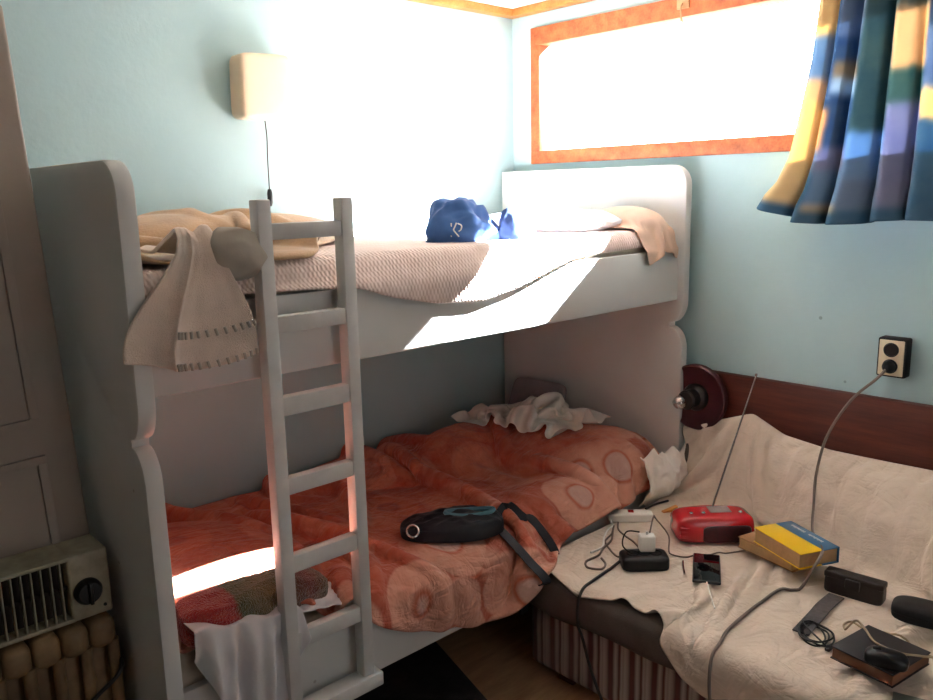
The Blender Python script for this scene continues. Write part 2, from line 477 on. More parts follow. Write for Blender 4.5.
def cloth_obj(name, X, UV, mat, parent=None, th=.006, offset=1.0, sub=1, flip=False):
    o = obj(name, grid_bm(X, UV, flip), mat, parent, angle=180)
    if th: md = o.modifiers.new('thickness', 'SOLIDIFY'); md.thickness = th; md.offset = offset
    if sub: sd = o.modifiers.new('smooth', 'SUBSURF'); sd.levels = sub; sd.render_levels = sub
    return o
def bvh_of(o):
    dg = bpy.context.evaluated_depsgraph_get(); dg.update()
    e = o.evaluated_get(dg); me = e.to_mesh()
    vs = [o.matrix_world @ v.co for v in me.vertices]; ps = [tuple(p.vertices) for p in me.polygons]
    e.to_mesh_clear(); return BVHTree.FromPolygons(vs, ps)
def top_z(bv, x, y, default=0.0, z0=3.0):
    h = bv.ray_cast(Vector((x,y,z0)), Vector((0,0,-1)))
    return h[0].z if h[0] is not None else default

# ---------------------------------------------------------------- the room
H = 2.30; XL, YF = -3.30, -3.40
WY0, WY1, WZ0, WZ1 = -.115, -2.30, 1.655, 2.215
struct('floor', bxm((XL-.1, YF-.1, -.1), (.15, .1, 0)), M['floor'], smooth=False)
struct('ceiling', bxm((XL-.1, YF-.1, H), (.15, .1, H+.1)), M['ceiling'], smooth=False)
struct('wall_back', bxm((XL-.1, 0, 0), (.15, .12, H)), M['wall'], smooth=False)
struct('wall_left', bxm((XL-.1, YF, 0), (XL, 0, H)), M['wall_beige'], smooth=False)
struct('wall_front', bxm((XL-.1, YF-.1, 0), (.15, YF, H)), M['wall_beige'], smooth=False)
bm = bmesh.new(); T = .15
box(bm, (0, YF, 0), (T, 0, WZ0)); box(bm, (0, YF, WZ1), (T, 0, H)); box(bm, (0, WY0, WZ0), (T, 0, WZ1)); box(bm, (0, YF, WZ0), (T, WY1, WZ1))
struct('wall_right', bm, M['wall'], smooth=False)
# wooden trims where the walls meet the ceiling
struct('trim_1', bxm((-2.9, -.05, H-.03), (0, 0, H), .004), M['trim'])
struct('trim_2', bxm((-.05, -3.3, H-.03), (0, -.05, H), .004), M['trim'])
# window: outer frame, pane, and a small hook on the top bar
win = bpy.data.objects.new('window_1', None); C.objects.link(win); win.location = (0, (WY0+WY1)/2, WZ0); win['kind'] = 'structure'
win['label'] = 'long high window with weathered orange wood frame'
bm = bmesh.new(); fx0, fx1 = -.012, .06
for lo, hi in (((fx0, WY1, WZ1-.072), (fx1, WY0, WZ1)), ((fx0, WY1, WZ0), (fx1, WY0, WZ0+.055)),
               ((fx0, WY0-.05, WZ0+.05), (fx1, WY0, WZ1-.07)), ((fx0, WY1, WZ0+.05), (fx1, WY1+.06, WZ1-.07))):
    box(bm, lo, hi, .004)
obj('frame', bm, M['frame'], win, world=True)
obj('pane', bxm((.035, WY1+.06, WZ0+.055), (.04, WY0-.05, WZ1-.072)), M['glass'], win, world=True, smooth=False)
bm = bmesh.new(); tube(bm, smooth_path([(-.012,-.86,2.19),(-.03,-.86,2.175),(-.03,-.862,2.14),(-.022,-.865,2.12)]), .004, 6)
box(bm, (-.02,-.885,2.17), (-.01,-.835,2.215), .003)
obj('hook', bm, M['lamp_edge'], win, world=True)

# ---------------------------------------------------------------- bunk bed
bed = thing('bunk_bed', 'white painted wooden bunk bed standing along the back wall', 'bunk bed', (-1.08, -.47, 0))
def panel(xa, xb, yf, name):
    pts = [(-.012, 0.0), (-.012, 1.625)]
    r = .07
    for k in range(9):
        a = PI/2+PI/2*k/8; pts.append((yf+r+r*math.cos(a), 1.625-r+r*math.sin(a)))
    zc, dp, hh = 1.04, .055, .085
    for k in range(9):      # edge curls inward to the notch
        t = k/8; pts.append((yf+dp*(1-math.cos(t*PI/2)), zc+.008+hh*(1-math.sin(t*PI/2))))
    for k in range(9):
        t = k/8; pts.append((yf+dp*(1-math.sin(t*PI/2)), zc-.008-hh*(1-math.cos(t*PI/2))))
    pts += [(yf, 0.0)]
    return obj(name, prism(pts, 0, xa, xb, .006), M['paint'], bed, world=True)
panel(-2.105, -2.065, -.95, 'end_panel')
panel(-.09, -.05, -.943, 'end_panel')
obj('side_rail', bxm((-2.065, -.92, 1.135), (-.09, -.895, 1.322), .005), M['paint'], bed, world=True)
obj('side_rail', bxm((-2.065, -.92, .258), (-.09, -.895, .445), .005), M['paint'], bed, world=True)
for z in (1.15, .285):
    bm = bmesh.new()
    for k in range(11):
        x = -2.0+k*.182; box(bm, (x, -.895, z), (x+.11, -.015, z+.018), .003)
    obj('slat_base', bm, M['paint'], bed, world=True)
for z in (1.135, .258):
    obj('back_rail', bxm((-2.065, -.035, z), (-.09, -.013, z+.12), .004), M['paint'], bed, world=True)

# ladder hung on the two rails
lad = thing('bunk_ladder', 'white wooden ladder of seven rungs hung on the front of the bunk', 'ladder', (-1.70, -.95, .26))
for xa, xb in ((-1.822, -1.788), (-1.605, -1.572)):
    obj('stile', bxm((xa, -.983, .300), (xb, -.945, 1.540), .004), M['ladder'], lad, world=True)
for za, zb in ((1.452,1.488),(1.243,1.281),(1.05,1.095),(.859,.90),(.663,.706),(.465,.507)):
    obj('rung', bxm((-1.79, -.978, za), (-1.603, -.95, zb), .004), M['ladder'], lad, world=True)
obj('rung', bxm((-1.845, -.995, .270), (-1.552, -.94, .309), .005), M['ladder'], lad, world=True)
for xa in (-1.817, -1.600):
    bm = bmesh.new()
    box(bm, (xa, -.95, 1.324), (xa+.024, -.885, 1.330)); box(bm, (xa, -.893, 1.27), (xa+.024, -.887, 1.330)); box(bm, (xa, -.95, 1.2), (xa+.024, -.945, 1.33))
    obj('hook', bm, M['chrome'], lad, world=True)

# ---------------------------------------------------------------- mattresses
def mattress(name, z0, z1, label):
    o = obj(name, bxm((-2.06, -.89, z0), (-.095, -.04, z1), .035, 4), M['mattress'])
    origin_to(o, (-1.08, -.465, z0)); return tag(o, label, 'mattress', 'mattresses of the bunk bed')
mattress('mattress', 1.17, 1.375, 'mattress lying on the upper bunk under the pink bedspread')
mattress('mattress', .305, .485, 'mattress lying on the lower bunk under the orange duvet')

# ---------------------------------------------------------------- upper bunk bedding
def mk_grid(n, m, fx):
    X = np.zeros((n, m, 3))
    for i in range(n):
        for j in range(m): X[i,j] = fx(i/(n-1), j/(m-1))
    return X
def rest_from(n, m, w, h):
    u, v = np.meshgrid(np.linspace(0, w, n), np.linspace(0, h, m), indexing='ij'); return np.dstack([u, v])
def itp(x, tab):
    return float(np.interp(x, [t[0] for t in tab], [t[1] for t in tab]))

up = Sdf().box((-2.2,-.895,1.0),(-.05,.0,1.385),.03).box((-2.2,-.925,1.0),(-.05,-.89,1.325),.006)
hem = [(-2.05,-.02),(-1.87,.0),(-1.6,.012),(-1.52,.016),(-1.42,.045),(-1.27,.075),(-1.1,.085),(-.95,.06),(-.8,.02),(-.6,-.01),(-.1,-.02)]
def f_up(s, t):
    x = -2.04+1.93*s; ln = .885+.03+itp(x, hem)
    d = ln*t; y = -.025-d
    return (x, y, 1.41+.008*noise.noise(Vector((x*9,y*9,1))))
X0 = mk_grid(98, 56, f_up)
lens = np.array([itp(-2.04+1.93*i/97, hem) for i in range(98)])+.915
R = np.zeros((98,56,2)); R[:,:,0] = np.linspace(0,1.97,98)[:,None]; R[:,:,1] = lens[:,None]*np.linspace(0,1,56)[None,:]*1.01
Xc = cloth_sim(X0, R, up, steps=90, iters=8, thick=.006, bend=.3)
up_spread = tag(cloth_obj('bedspread', Xc, R, M['waffle'], th=.008, sub=1, flip=True), 'pinkish waffle bedspread hanging over the upper bunk rail', 'bedspread')

# tan fleece crumpled at the left end of the upper bunk
up2 = Sdf().box((-2.2,-.9,1.0),(-.05,.0,1.40),.03).ell((-1.72,-.30,1.40),(.32,.2,.085)).ell((-1.4,-.2,1.40),(.3,.15,.075)).box((-2.3,-1,0),(-2.06,.2,1.9),.01).box((-3,-.0,0),(0,.2,2),.0)
def f_tan(s, t):
    x = -2.02+.80*s; y = -.06-(.76-.45*max(0,s-.45)/.55)*t
    return (x, y, 1.50+.05*noise.noise(Vector((x*6,y*6,4)))+.03*noise.noise(Vector((x*15,y*15,9))))
X0 = mk_grid(60, 60, f_tan)
R = np.dstack([np.linspace(0,1.0,60)[:,None]*np.ones((1,60)), (np.array([.76-.45*max(0,k/59-.45)/.55 for k in range(60)])*1.2)[:,None]*np.linspace(0,1,60)[None,:]])
Xc = cloth_sim(X0, R, up2, steps=70, iters=8, thick=.008, bend=.6, fric=.8)
tan_bl = tag(cloth_obj('fleece_blanket', Xc, R, M['tan_blanket'], th=.01, flip=True), 'tan fleece blanket crumpled at the left end of the upper bunk', 'blanket')

# pillow at the far end, with its loose case
def pil(sx, sy, sz, seed, amp=.015):
    def fn(w):
        e = (1-abs(w.x/(sx/2))**3)*(1-abs(w.y/(sy/2))**3)
        z = w.z*(.25+.75*max(0, e))
        n = ridged(Vector((w.x,w.y,w.z+seed)), 9, 3)
        return Vector((w.x, w.y, z+amp*(n-.6)*(1 if w.z > 0 else .2)))
    return superbox(sx, sy, sz, .3, 5, fn)
o = obj('pillow', pil(.42,.62,.09,3), M['white_cloth'], angle=180); o.location = (-.32,-.5,1.428); o.rotation_euler = (0,-.04,.05)  # cloth whitened so that it blows out like the window glare
tag(o, 'pillow whitened for glare at the window end of the upper bunk', 'pillow')
sd = Sdf().box((-2.2,-.9,1.0),(-.05,.0,1.40),.03).box((-2.2,-.925,1.0),(-.05,-.89,1.328),.006).ell((-.2,-.76,1.41),(.09,.15,.06)).box((-.095,-1,1),(-.04,0,1.6),.005)
def f_case(s, t):
    x = -.30+.20*s; y = -.60-.36*t
    return (x, y, 1.53+.012*noise.noise(Vector((x*20,y*20,4))))
X0 = mk_grid(36, 50, f_case); R = rest_from(36, 50, .26, .46)
Xc = cloth_sim(X0, R, sd, steps=80, iters=8, thick=.007, bend=.5, fric=.7)
tag(cloth_obj('pillowcase', Xc, R, M['pillow_tan'], th=.004, flip=True), 'rumpled tan cloth spilling over the rail at the window end of the upper bunk', 'pillowcase')

# blue sweatshirt
sw = thing('sweatshirt', 'bundled blue sweatshirt with a pale emblem on the sunlit upper bunk', 'sweatshirt', (-.995,-.72,1.395), -.35)
def fb(c):
    d = c.copy(); n = ridged(c*1.0+Vector((5,1,2)), .9, 3)
    p = Vector((d.x*.125, d.y*.09, max(d.z, -.12)*.135))
    k = .72+.42*n
    top = 1.0-.28*max(0, d.x)
    return Vector((p.x*k, p.y*k, p.z*k*top+.006))
swb = obj('body', blob(1, fb, 5), M['blue_cloth'], sw, angle=180)
def fs(c):
    n = ridged(c+Vector((9,4,1)), 1.0, 3); k = .7+.42*n
    return Vector((.175+c.x*.085*k, -.01+c.y*.06*k+.02*c.x, max(c.z,-.1)*.095*k+.008))
obj('sleeve', blob(1, fs, 4), M['dark_blue'], sw, angle=180)
bv_s = BVHTree.FromPolygons([v.co.copy() for v in swb.data.vertices], [tuple(p.vertices) for p in swb.data.polygons])
def sweat_front(x, z):
    h = bv_s.ray_cast(Vector((x,-.5,z)), Vector((0,1,0)))[0]
    return (h if h is not None else Vector((x,-.08,z)))+Vector((0,-.002,0))
bm = bmesh.new()
for pts in ([(-.055,.02),(-.055,.07)], [(-.05,.045),(-.035,.07)], [(-.05,.045),(-.032,.02)], [(-.03,.068),(-.015,.06),(-.02,.045),(-.03,.04)]):
    P = [sweat_front(x, z) for x, z in [(q[0]*.8-.015, q[1]*.8+.005) for q in pts]]; tube(bm, smooth_path(P, 4) if len(P) > 2 else P, .0022, 6)
em = obj('emblem', bm, M['white_plastic'], swb); em['label'] = 'small white stitched emblem'

# towel and grey bedding over the left end of the upper rail
twl = Sdf().box((-2.2,-.9,1.0),(-.05,.0,1.425),.03).box((-2.2,-.945,1.0),(-.05,-.89,1.43),.03).box((-2.115,-.955,0),(-2.06,0,1.625),.008)
bv_f = bvh_of(tan_bl)
def f_tw(s, t):
    # gathered on the mattress edge, flaring below the rail into two broad folds
    L0 = .22; d = (L0+.235+.035*math.sin(s*2.6))*t
    q = min(1, max(0, (d-L0*.75)/.30)); q = q*q*(3-2*q)
    w = .085+.02*math.sin(t*9)+.185*q
    xc = -1.945-.045*q
    fold = math.exp(-abs(s-.34)*7)*.040+math.exp(-abs(s-1.0)*6)*.022+math.exp(-abs(s-.0)*9)*.012-.010*math.sin(s*PI*2)
    small = .010*noise.noise(Vector((s*3,t*3,2)))+.003*noise.noise(Vector((s*8,t*4,6)))
    x = xc+(s-.5)*w+.012*q*math.sin(s*9)
    if d < L0:
        a = d/L0; y = -.73-.215*a; z = 1.475-.07*(1-a)**2+.022*math.sin(a*PI)+.022*abs(math.sin(s*PI*1.6+.4))*(1-.3*a)+small
        zf = top_z(bv_f, max(-2.03, xc+(s-.5)*w), max(y,-.83), 1.43); b_ = min(1, max(0, (a-.45)/.5)); z = (zf+.014+.012*abs(math.sin(s*PI*1.6+.4)))*(1-b_)+z*b_
        if a > .85: z -= (a-.85)**2*.6
    else:
        a = d-L0; y = -.945-.016*min(1, a/.03)-fold*(.35+.65*q)-small; z = 1.475+.022*abs(math.sin(s*PI*1.6+.4))*.7*math.exp(-a*25)-.0135-a
    return (x, y, z)
Xt = mk_grid(64, 84, f_tw); R = rest_from(64, 84, .34, .51)
tw = tag(cloth_obj('towel', Xt, R, M['towel'], th=.008, flip=False), 'beige terry towel hanging over the left end of the upper rail', 'towel')
# woven fringe bars along the hem of the towel
def on_cloth(Xg, s, t):
    n, m, _ = Xg.shape; a = s*(n-1); b = t*(m-1); i, j = min(int(a), n-2), min(int(b), m-2); fa, fb_ = a-i, b-j
    return Vector(Xg[i,j]*(1-fa)*(1-fb_)+Xg[i+1,j]*fa*(1-fb_)+Xg[i,j+1]*(1-fa)*fb_+Xg[i+1,j+1]*fa*fb_)
for t in (.83, .965):
    bm = bmesh.new()
    for k in range(12):
        s = .34+.62*k/11
        a = on_cloth(Xt, s, t)+Vector((0,-.011,0)); b = on_cloth(Xt, s+.012, t+.03)+Vector((0,-.011,0)); tube(bm, [a, b], .0034, 6)
    fr = obj('woven_border', bm, M['grey_cloth'], tw); fr['label'] = 'row of short woven bars near the hem'

def fg(c):
    n = ridged(c+Vector((2,7,3)), .6, 2); k = .8+.25*n
    return Vector((c.x*.080*k, c.y*.055*k, c.z*.066*k))
o = obj('pillow', blob(1, fg, 5), M['grey_cloth'], angle=180); o.location = (-1.850,-.94,1.425); o.rotation_euler = (.1,.35,.2)
tag(o, 'small grey cushion bunched beside the beige towel', 'cushion')

# ---------------------------------------------------------------- lower bunk bedding
lo = (Sdf().box((-2.2,-.895,.1),(-.09,.0,.49),.03).box((-2.2,-.925,.1),(-.09,-.89,.45),.008)
      .ell((-.36,-.50,.50),(.25,.33,.13)).ell((-.30,-.74,.50),(.20,.17,.13)).ell((-.62,-.30,.52),(.22,.14,.10)).ell((-1.0,-.14,.49),(.3,.12,.06)).ell((-.75,-.22,.49),(.36,.2,.07)).ell((-1.85,-.55,.49),(.3,.42,.09)).ell((-.62,-.80,.49),(.3,.12,.035))
      .ell((-1.15,-.86,.44),(.42,.09,.055)).box((-.095,-1,0),(-.04,0,1.6),.005).box((-3,-.0,0),(0,.1,2),.0).box((-2.115,-1,0),(-2.06,0,1.6),.005)
      .box((-1.0,-2,0),(-.2,-.965,.40),.02))
hem2 = [(-2.04,-.06),(-1.75,-.045),(-1.6,.0),(-1.45,.06),(-1.3,.125),(-1.1,.165),(-.98,.15),(-.88,.10),(-.78,.06),(-.6,.05),(-.3,.06),(-.1,.05)]
N, Mm = 128, 74
def f_dv(s, t):
    x = -2.035+1.905*s; y = -.03-(.90+itp(x, hem2))*t
    z = .64+.05*noise.noise(Vector((x*3,y*3,1)))+.06*ridged(Vector((x*1.3+y*.5,y*1.6-x*.4,5)),4.2,3)
    return (x, y, z)
X0 = mk_grid(N, Mm, f_dv)
ln = np.array([itp(-2.035+1.905*i/(N-1), hem2) for i in range(N)])+.90
R = np.zeros((N,Mm,2)); R[:,:,0] = np.linspace(0,1.905*1.24,N)[:,None]; R[:,:,1] = ln[:,None]*np.linspace(0,1.08,Mm)[None,:]
Xd = cloth_sim(X0, R, lo, steps=80, iters=9, thick=.008, bend=.22, fric=.8)
duvet = tag(cloth_obj('duvet', Xd, R, M['duvet'], th=.012, flip=True), 'crumpled orange duvet with a circle print on the lower bunk', 'duvet')
bv_d = bvh_of(duvet)

# grey pillow against the far end panel, and a crumpled white shirt
o = obj('pillow', pil(.24,.28,.10,8,.01), M['grey_pillow'], angle=180); o.location = (-.175,-.28,.625); o.rotation_euler = (0.0,-1.15,.1)
tag(o, 'grey pillow propped against the end panel behind the crumpled white cloth', 'pillow')
sd = Sdf()
class Hf:
    """the duvet top as a collider"""
    def __init__(self, bv): self.bv = bv; self.c = {}
    def __call__(self, X):
        r = np.empty(len(X))
        for i, (x, y, z) in enumerate(X):
            k = (round(float(x), 2), round(float(y), 2))
            if k not in self.c: self.c[k] = top_z(self.bv, k[0], k[1], .45)
            r[i] = z-self.c[k]
        return r
hf = Hf(bv_d)
def f_sh(s, t):
    a = .95; u, v = (s-.5)*.27, (t-.5)*.41
    x = -.365+u*math.cos(a*.3)-v*.25; y = -.425+v
    return (x, y, hf(np.array([[x,y,0]]))[0]*-1+.06+.11*ridged(Vector((x,y,2)),9,3)*(1-.5*abs(s-.5))+.03*noise.noise(Vector((x*25,y*25,7))))
X0 = mk_grid(44, 56, f_sh); R = rest_from(44, 56, .48, .72)
Xs = cloth_sim(X0, R, hf, steps=22, iters=7, thick=.008, bend=.25, fric=.95)
tag(cloth_obj('crumpled_cloth', Xs, R, M['paper_cloth'], th=.003, flip=True), 'crumpled white cloth lying on the orange duvet by the end panel', 'cloth')

# red and green fuzzy blanket between post and ladder
pb = thing('plush_blanket', 'rolled red and green fuzzy blanket at the left front of the lower bunk', 'blanket', (-1.84,-.868,.565))
def fp(c):
    n = ridged(c+Vector((1,6,2)), 1.3, 4); k = .85+.22*n
    return Vector((c.x*.20, c.y*.07*k, c.z*.062*k*(1-.12*c.x))) + Vector((0, .02*math.sin(c.x*3), -.018*c.x))
o = obj('blanket', superbox(2,2,2,.6,5,fp), M['plush'], pb, angle=180)

# white sheet hanging over the lower rail behind the ladder
ws = Sdf().box((-2.2,-.89,.1),(-.09,.0,.49),.03).box((-2.2,-.925,.1),(-.09,-.87,.50),.02).box((-2.115,-.96,0),(-2.06,0,1.6),.005)
def f_ws(s, t):
    x = -2.035+.27*s; L = .14+itp(s, [(0,.08),(.12,.17),(.35,.25),(.6,.27),(.78,.24),(.92,.12),(1,.07)])
    d = L*t; zt = .605-.045*s
    q = max(0, d-.14)
    f = .020*math.sin(s*PI*5.2+1.2+2*q)+.012*math.sin(s*PI*11+q*9)+.010*noise.noise(Vector((s*5,t*4,3)))
    if d < .14: return (x, -.82-d, zt+.006*math.sin(s*PI*5))
    return (x+.03*q*math.sin(s*7), -.962-.03*min(1,q/.05)*.4+f*min(1,q/.08), zt-q+.004*math.sin(s*21))
Xw = mk_grid(72, 60, f_ws); R = rest_from(72, 60, .38, .4)
tag(cloth_obj('sheet', Xw, R, M['white_cloth'], th=.003), 'white sheet hanging over the lower rail left of the ladder', 'sheet')
# its tucked remainder right of the stile
def f_w2(s, t):
    x = -1.80+.26*s; y = -.82-.115*t
    return (x, y, .555-.06*s-.02*t*t+.018*ridged(Vector((x,y*1.7,3)),14,3))
X0 = mk_grid(30, 18, f_w2); R = rest_from(30, 18, .26, .12)
tag(cloth_obj('pillowcase', X0, R, M['white_cloth'], th=.004), 'pale folded cloth under the duvet edge behind the ladder rungs', 'cloth')

# belt bag
def bagz(x, y): return top_z(bv_d, x, y, .5)
bz = max(bagz(-1.17+dx, -.80+dy) for dx in (-.1,0,.1) for dy in (-.06,0,.06))
bag = thing('belt_bag', 'black belt bag lying on the orange duvet with its strap over the edge', 'bag', (-1.14,-.815,bz), -.62)
def fbag(c):
    x = c.x*.16; w = .088*(1-.30*c.x**2+.06*math.sin(c.x*4)); k = .82+.32*ridged(c+Vector((3,3,3)),1.5,4)
    return Vector((x, c.y*w, (max(c.z,-.35)+.35)*.044*k*(1-.25*max(0,-c.x))))
obj('body', superbox(2,2,2,.6,5,fbag), M['bag'], bag, angle=180)
bm = bmesh.new()
loop = [Vector((.055+.075*math.cos(a), .0+.026*math.sin(a),  .059+.003*math.cos(a*2))) for a in np.linspace(0,2*PI,25)]
tube(bm, loop, .0075, 6)
pk = obj('pocket', bm, M['bag_teal'], bag); pk['label'] = 'teal edged pocket slit'
bm = bmesh.new(); P = [Vector((-.12+.03*math.sin(k*.4), -.05+.012*k, .047-.003*abs(k-4))) for k in range(9)]; tube(bm, P, .004, 6); obj('zipper', bm, M['leather'], bag)
bm = bmesh.new(); tube(bm, [Vector((-.125+.018*math.cos(a), -.062+.012*math.sin(a), .036+.014*math.sin(a))) for a in np.linspace(0,2*PI,17)], .0032, 6)
rg = obj('ring', bm, M['chrome'], bag); rg['label'] = 'small chrome ring'
def strap(pts, name='strap'):
    P = smooth_path(pts, 6)
    bm = bmesh.new(); ribbon(bm, P, .028, .004, lambda i: Vector((1,.25,0)))
    return obj(name, bm, M['bag'], bag, world=False)
bmat = Matrix.Translation(bag.location) @ Matrix.Rotation(-.62, 4, 'Z'); bi = bmat.inverted()
front = [(x, y) for x, y in ((-1.07,-.85),(-1.045,-.885),(-1.03,-.915))]
pts = [bi @ Vector((x, y, bagz(x, y)+.016)) for x, y in front]
def hang(x, z):   # outermost cloth in front of the rail at x,z
    h = bv_d.ray_cast(Vector((x,-2,z)), Vector((0,1,0))); return (h[0].y if h[0] is not None and h[0].y > -1.15 else -.96)-.022
pts += [bi @ Vector((x, hang(x, z), z)) for x, z in ((-1.022,.45),(-1.015,.40),(-1.005,.345),(-1.0,.29))]
strap(pts)
pts = [bi @ Vector((x, y, bagz(x, y)+.010)) for x, y in ((-1.06,-.875),(-1.0,-.86),(-.95,-.865),(-.90,-.885),(-.875,-.91))]
pts += [bi @ Vector((x, hang(x, z), z)) for x, z in ((-.865,.42),(-.875,.37))]
strap(pts)
bm = bmesh.new(); box(bm, (-.018,-.004,-.02), (.018,.004,.012), .002); 
for v in bm.verts: v.co = bi @ (v.co+Vector((-1.0, hang(-1.0,.29)-.002, .275)))
bk = obj('buckle', bm, M['black'], bag)

# ---------------------------------------------------------------- sofa
SX, SY0, SY1 = -.982, -.952, -2.75
sofa = thing('sofa', 'striped brown sofa bed with a dark wooden back board along the window wall', 'sofa', (-.5, -1.85, 0))
bm = bxm((SX+.045, SY1, .045), (-.03, SY0+.006, .30), .025, 3)
uvl = bm.loops.layers.uv.new('UVMap')
for f in bm.faces:
    n = f.normal
    for lp in f.loops:
        c = lp.vert.co
        lp[uvl].uv = (c.y if abs(n.x) >= abs(n.y) else -c.x-1.9, c.z)
obj('base', bm, M['stripe'], sofa, world=True)
bm = bmesh.new(); box(bm, (SX, SY1, .285), (-.03, SY0, .392), .035, 4)
bmesh.ops.subdivide_edges(bm, edges=[e for e in bm.edges if abs(e.verts[0].co.y-e.verts[1].co.y) > .5], cuts=50)
for v in bm.verts:
    if v.co.x < SX+.05 and v.co.z < .33: v.co.z += -.02+.026*noise.noise(Vector((v.co.y*5,2,0)))
obj('seat_mattress', bm, M['dark_brown'], sofa, world=True)
obj('back_board', bxm((-.038, -3.0, .42), (-.005, -.955, .872), .006), M['board'], sofa, world=True)
bm = bmesh.new()
ys = np.linspace(-.968, -2.72, 30); rings = []
for y in ys:
    d = itp(-y, [(.99,.07),(1.28,.10),(1.66,.19),(1.91,.25),(2.7,.28)]); zt = itp(-y, [(.99,.62),(1.15,.68),(1.2,.70),(1.3,.655),(1.6,.645),(2.7,.66)])
    pts = [(-.04,.39),(-.04-d,.39),(-.04-d*.95,.50),(-.04-d*.75,zt-.08),(-.04-d*.45,zt-.015),(-.04-d*.2,zt),(-.04,zt-.01)]
    rings.append([bm.verts.new((a, y, b)) for a, b in pts])
for a, b in zip(rings, rings[1:]):
    for k in range(7): bm.faces.new((a[k], a[(k+1)%7], b[(k+1)%7], b[k]))
bm.faces.new(rings[0]); bm.faces.new(rings[-1][::-1]); bmesh.ops.recalc_face_normals(bm, faces=bm.faces)
obj('back_cushion', bm, M['dark_brown'], sofa, world=True, angle=80)
for x in (-.86, -.12):
    for y in (-1.06, -2.65): obj('foot', bxm((x-.03,y-.03,0), (x+.03,y+.03,.05), .004), M['board'], sofa, world=True)

# cream throw
so = Sdf().box((SX-.004,-3,.1),(0,SY0+.004,.396),.035).box((-.04,-3,.1),(0,-.9,.88),.004)
for y0 in np.arange(-1.0,-2.76,-.1):
    y1 = y0-.1; d = itp(-y0, [(.99,.07),(1.28,.10),(1.66,.19),(1.91,.25),(2.7,.28)]); zt = itp(-y0, [(.99,.62),(1.15,.68),(1.2,.70),(1.3,.655),(1.6,.645),(2.7,.66)])
    so.box((-.04-d,y1-.02,.2),(.0,y0+.02,zt-.07),.05).box((-.04-d*.7,y1-.02,.2),(.0,y0+.02,zt),.05)
# the bed end keeps the throw to its side
hemx = [(.95,-.94),(1.0,-.985),(1.06,-.945),(1.226,-.935),(1.506,-.99),(1.56,-1.03),(1.6,-1.06),(1.67,-1.075),(1.72,-1.04),(1.83,-1.05),(2.0,-1.08),(2.7,-1.08)]
ncx, ncy = 92, 124
Xi = np.zeros((ncx,ncy,3)); Rr = np.zeros((ncx,ncy,2))
for j in range(ncy):
    y = -.952-(2.70-.952)*j/(ncy-1)
    d = itp(-y, [(.95,.07),(1.28,.10),(1.66,.19),(1.91,.25),(2.7,.28)])+.04; zt = itp(-y, [(.95,.655),(1.1,.70),(1.22,.745),(1.34,.69),(1.5,.672),(1.6,.672),(2.7,.69)])
    hx = itp(-y, hemx)
    path = [np.array((-.055,y,zt)), np.array((-.055-d*.5,y,zt-.01)), np.array((-.06-d,y,.50)), np.array((-.10-d,y,.425)), np.array((max(hx,SX-.012),y,.415))]
    if hx < SX-.012: path.append(np.array((SX-.03,y,.40-(SX-.012-hx))))
    seg = [np.linalg.norm(b-a) for a, b in zip(path, path[1:])]; cum = np.concatenate([[0], np.cumsum(seg)])
    for i in range(ncx):
        s = cum[-1]*i/(ncx-1); k = min(np.searchsorted(cum, s, 'right')-1, len(seg)-1); f = (s-cum[k])/seg[k]
        q = path[k]*(1-f)+path[k+1]*f
        w0 = min(1.0, s/.12)
        q = q+w0*np.array([-.03*noise.noise(Vector((s*1.5,y*9,3))), 0, (.014*noise.noise(Vector((s*5,y*7,8)))+.012*ridged(Vector((s*1.0+y*.6,y-s*.3,1)),4.5,2))+.008])
        Xi[i,j] = q; Rr[i,j] = (s*1.04, -(y)*1.11)
Xv = cloth_sim(Xi, Rr, so, steps=90, iters=9, thick=.006, bend=.5, fric=.8, pin=(slice(0,2), slice(None)))
cover = tag(cloth_obj('sofa_throw', Xv, Rr, M['cover'], th=.006, flip=False), 'cream throw draped over the seat and back of the striped sofa', 'throw')
bv_c = bvh_of(cover)
def cz(x, y): return top_z(bv_c, x, y, .40, z0=1.5)
def czmax(x, y, rx, ry):
    return max(cz(x+rx*a, y+ry*b) for a in (-1,-.5,0,.5,1) for b in (-1,-.5,0,.5,1))
def czq(x, y, r):
    v = sorted(cz(x+r*a, y+r*b) for a in (-1,0,1) for b in (-1,0,1)); return v[len(v)*2//3]

# white cloth bunched in the gap between bunk and sofa
def f_bn(s, t):
    x = -.36+.32*s; a = t*PI
    y = -.955-.065*math.sin(a)*(.8+.4*noise.noise(Vector((s*4,t*2,1)))); 
    z = .60-.03*s-.19*t+.03*noise.noise(Vector((s*7,t*3,4)))
    k = ridged(Vector((s*3,t*1.6,7)), 1.1, 3)-.5
    return (x+.008*k, y-.022*k, z+.012*k)
X0 = mk_grid(60, 40, f_bn); R = rest_from(60, 40, .4, .25)
o = cloth_obj('cloth', X0, R, M['paper_cloth'], th=.004); tag(o, 'white cloth bunched between the orange duvet and the head of the sofa', 'cloth')

# ---------------------------------------------------------------- things on the sofa
def cable(name, pts, r, mat, label, cat='cable', lift=None, parent=None, over=None):
    """pts: (x,y) laid on the throw, or (x,y,z) free in the air"""
    P = []
    for p in pts:
        P.append(Vector(p) if len(p) == 3 else Vector((p[0], p[1], cz(p[0], p[1])+r*1.1)))
    S = smooth_path(P, 8)
    flat = [len(p) == 2 for p in pts]
    for i, q in enumerate(S):
        k = min(i//8, len(pts)-2)
        if flat[k] and flat[k+1]:
            z = cz(q.x, q.y)
            q.z = max(q.z, z+r*1.0)
    bm = bmesh.new(); tube(bm, S, r, 8)
    if parent is not None: return obj(name, bm, mat, parent, world=True)
    o = obj(name, bm, mat); origin_to(o, P[0])
    return tag(o, label, cat, 'leads on the sofa throw' if name == 'lead' else None)

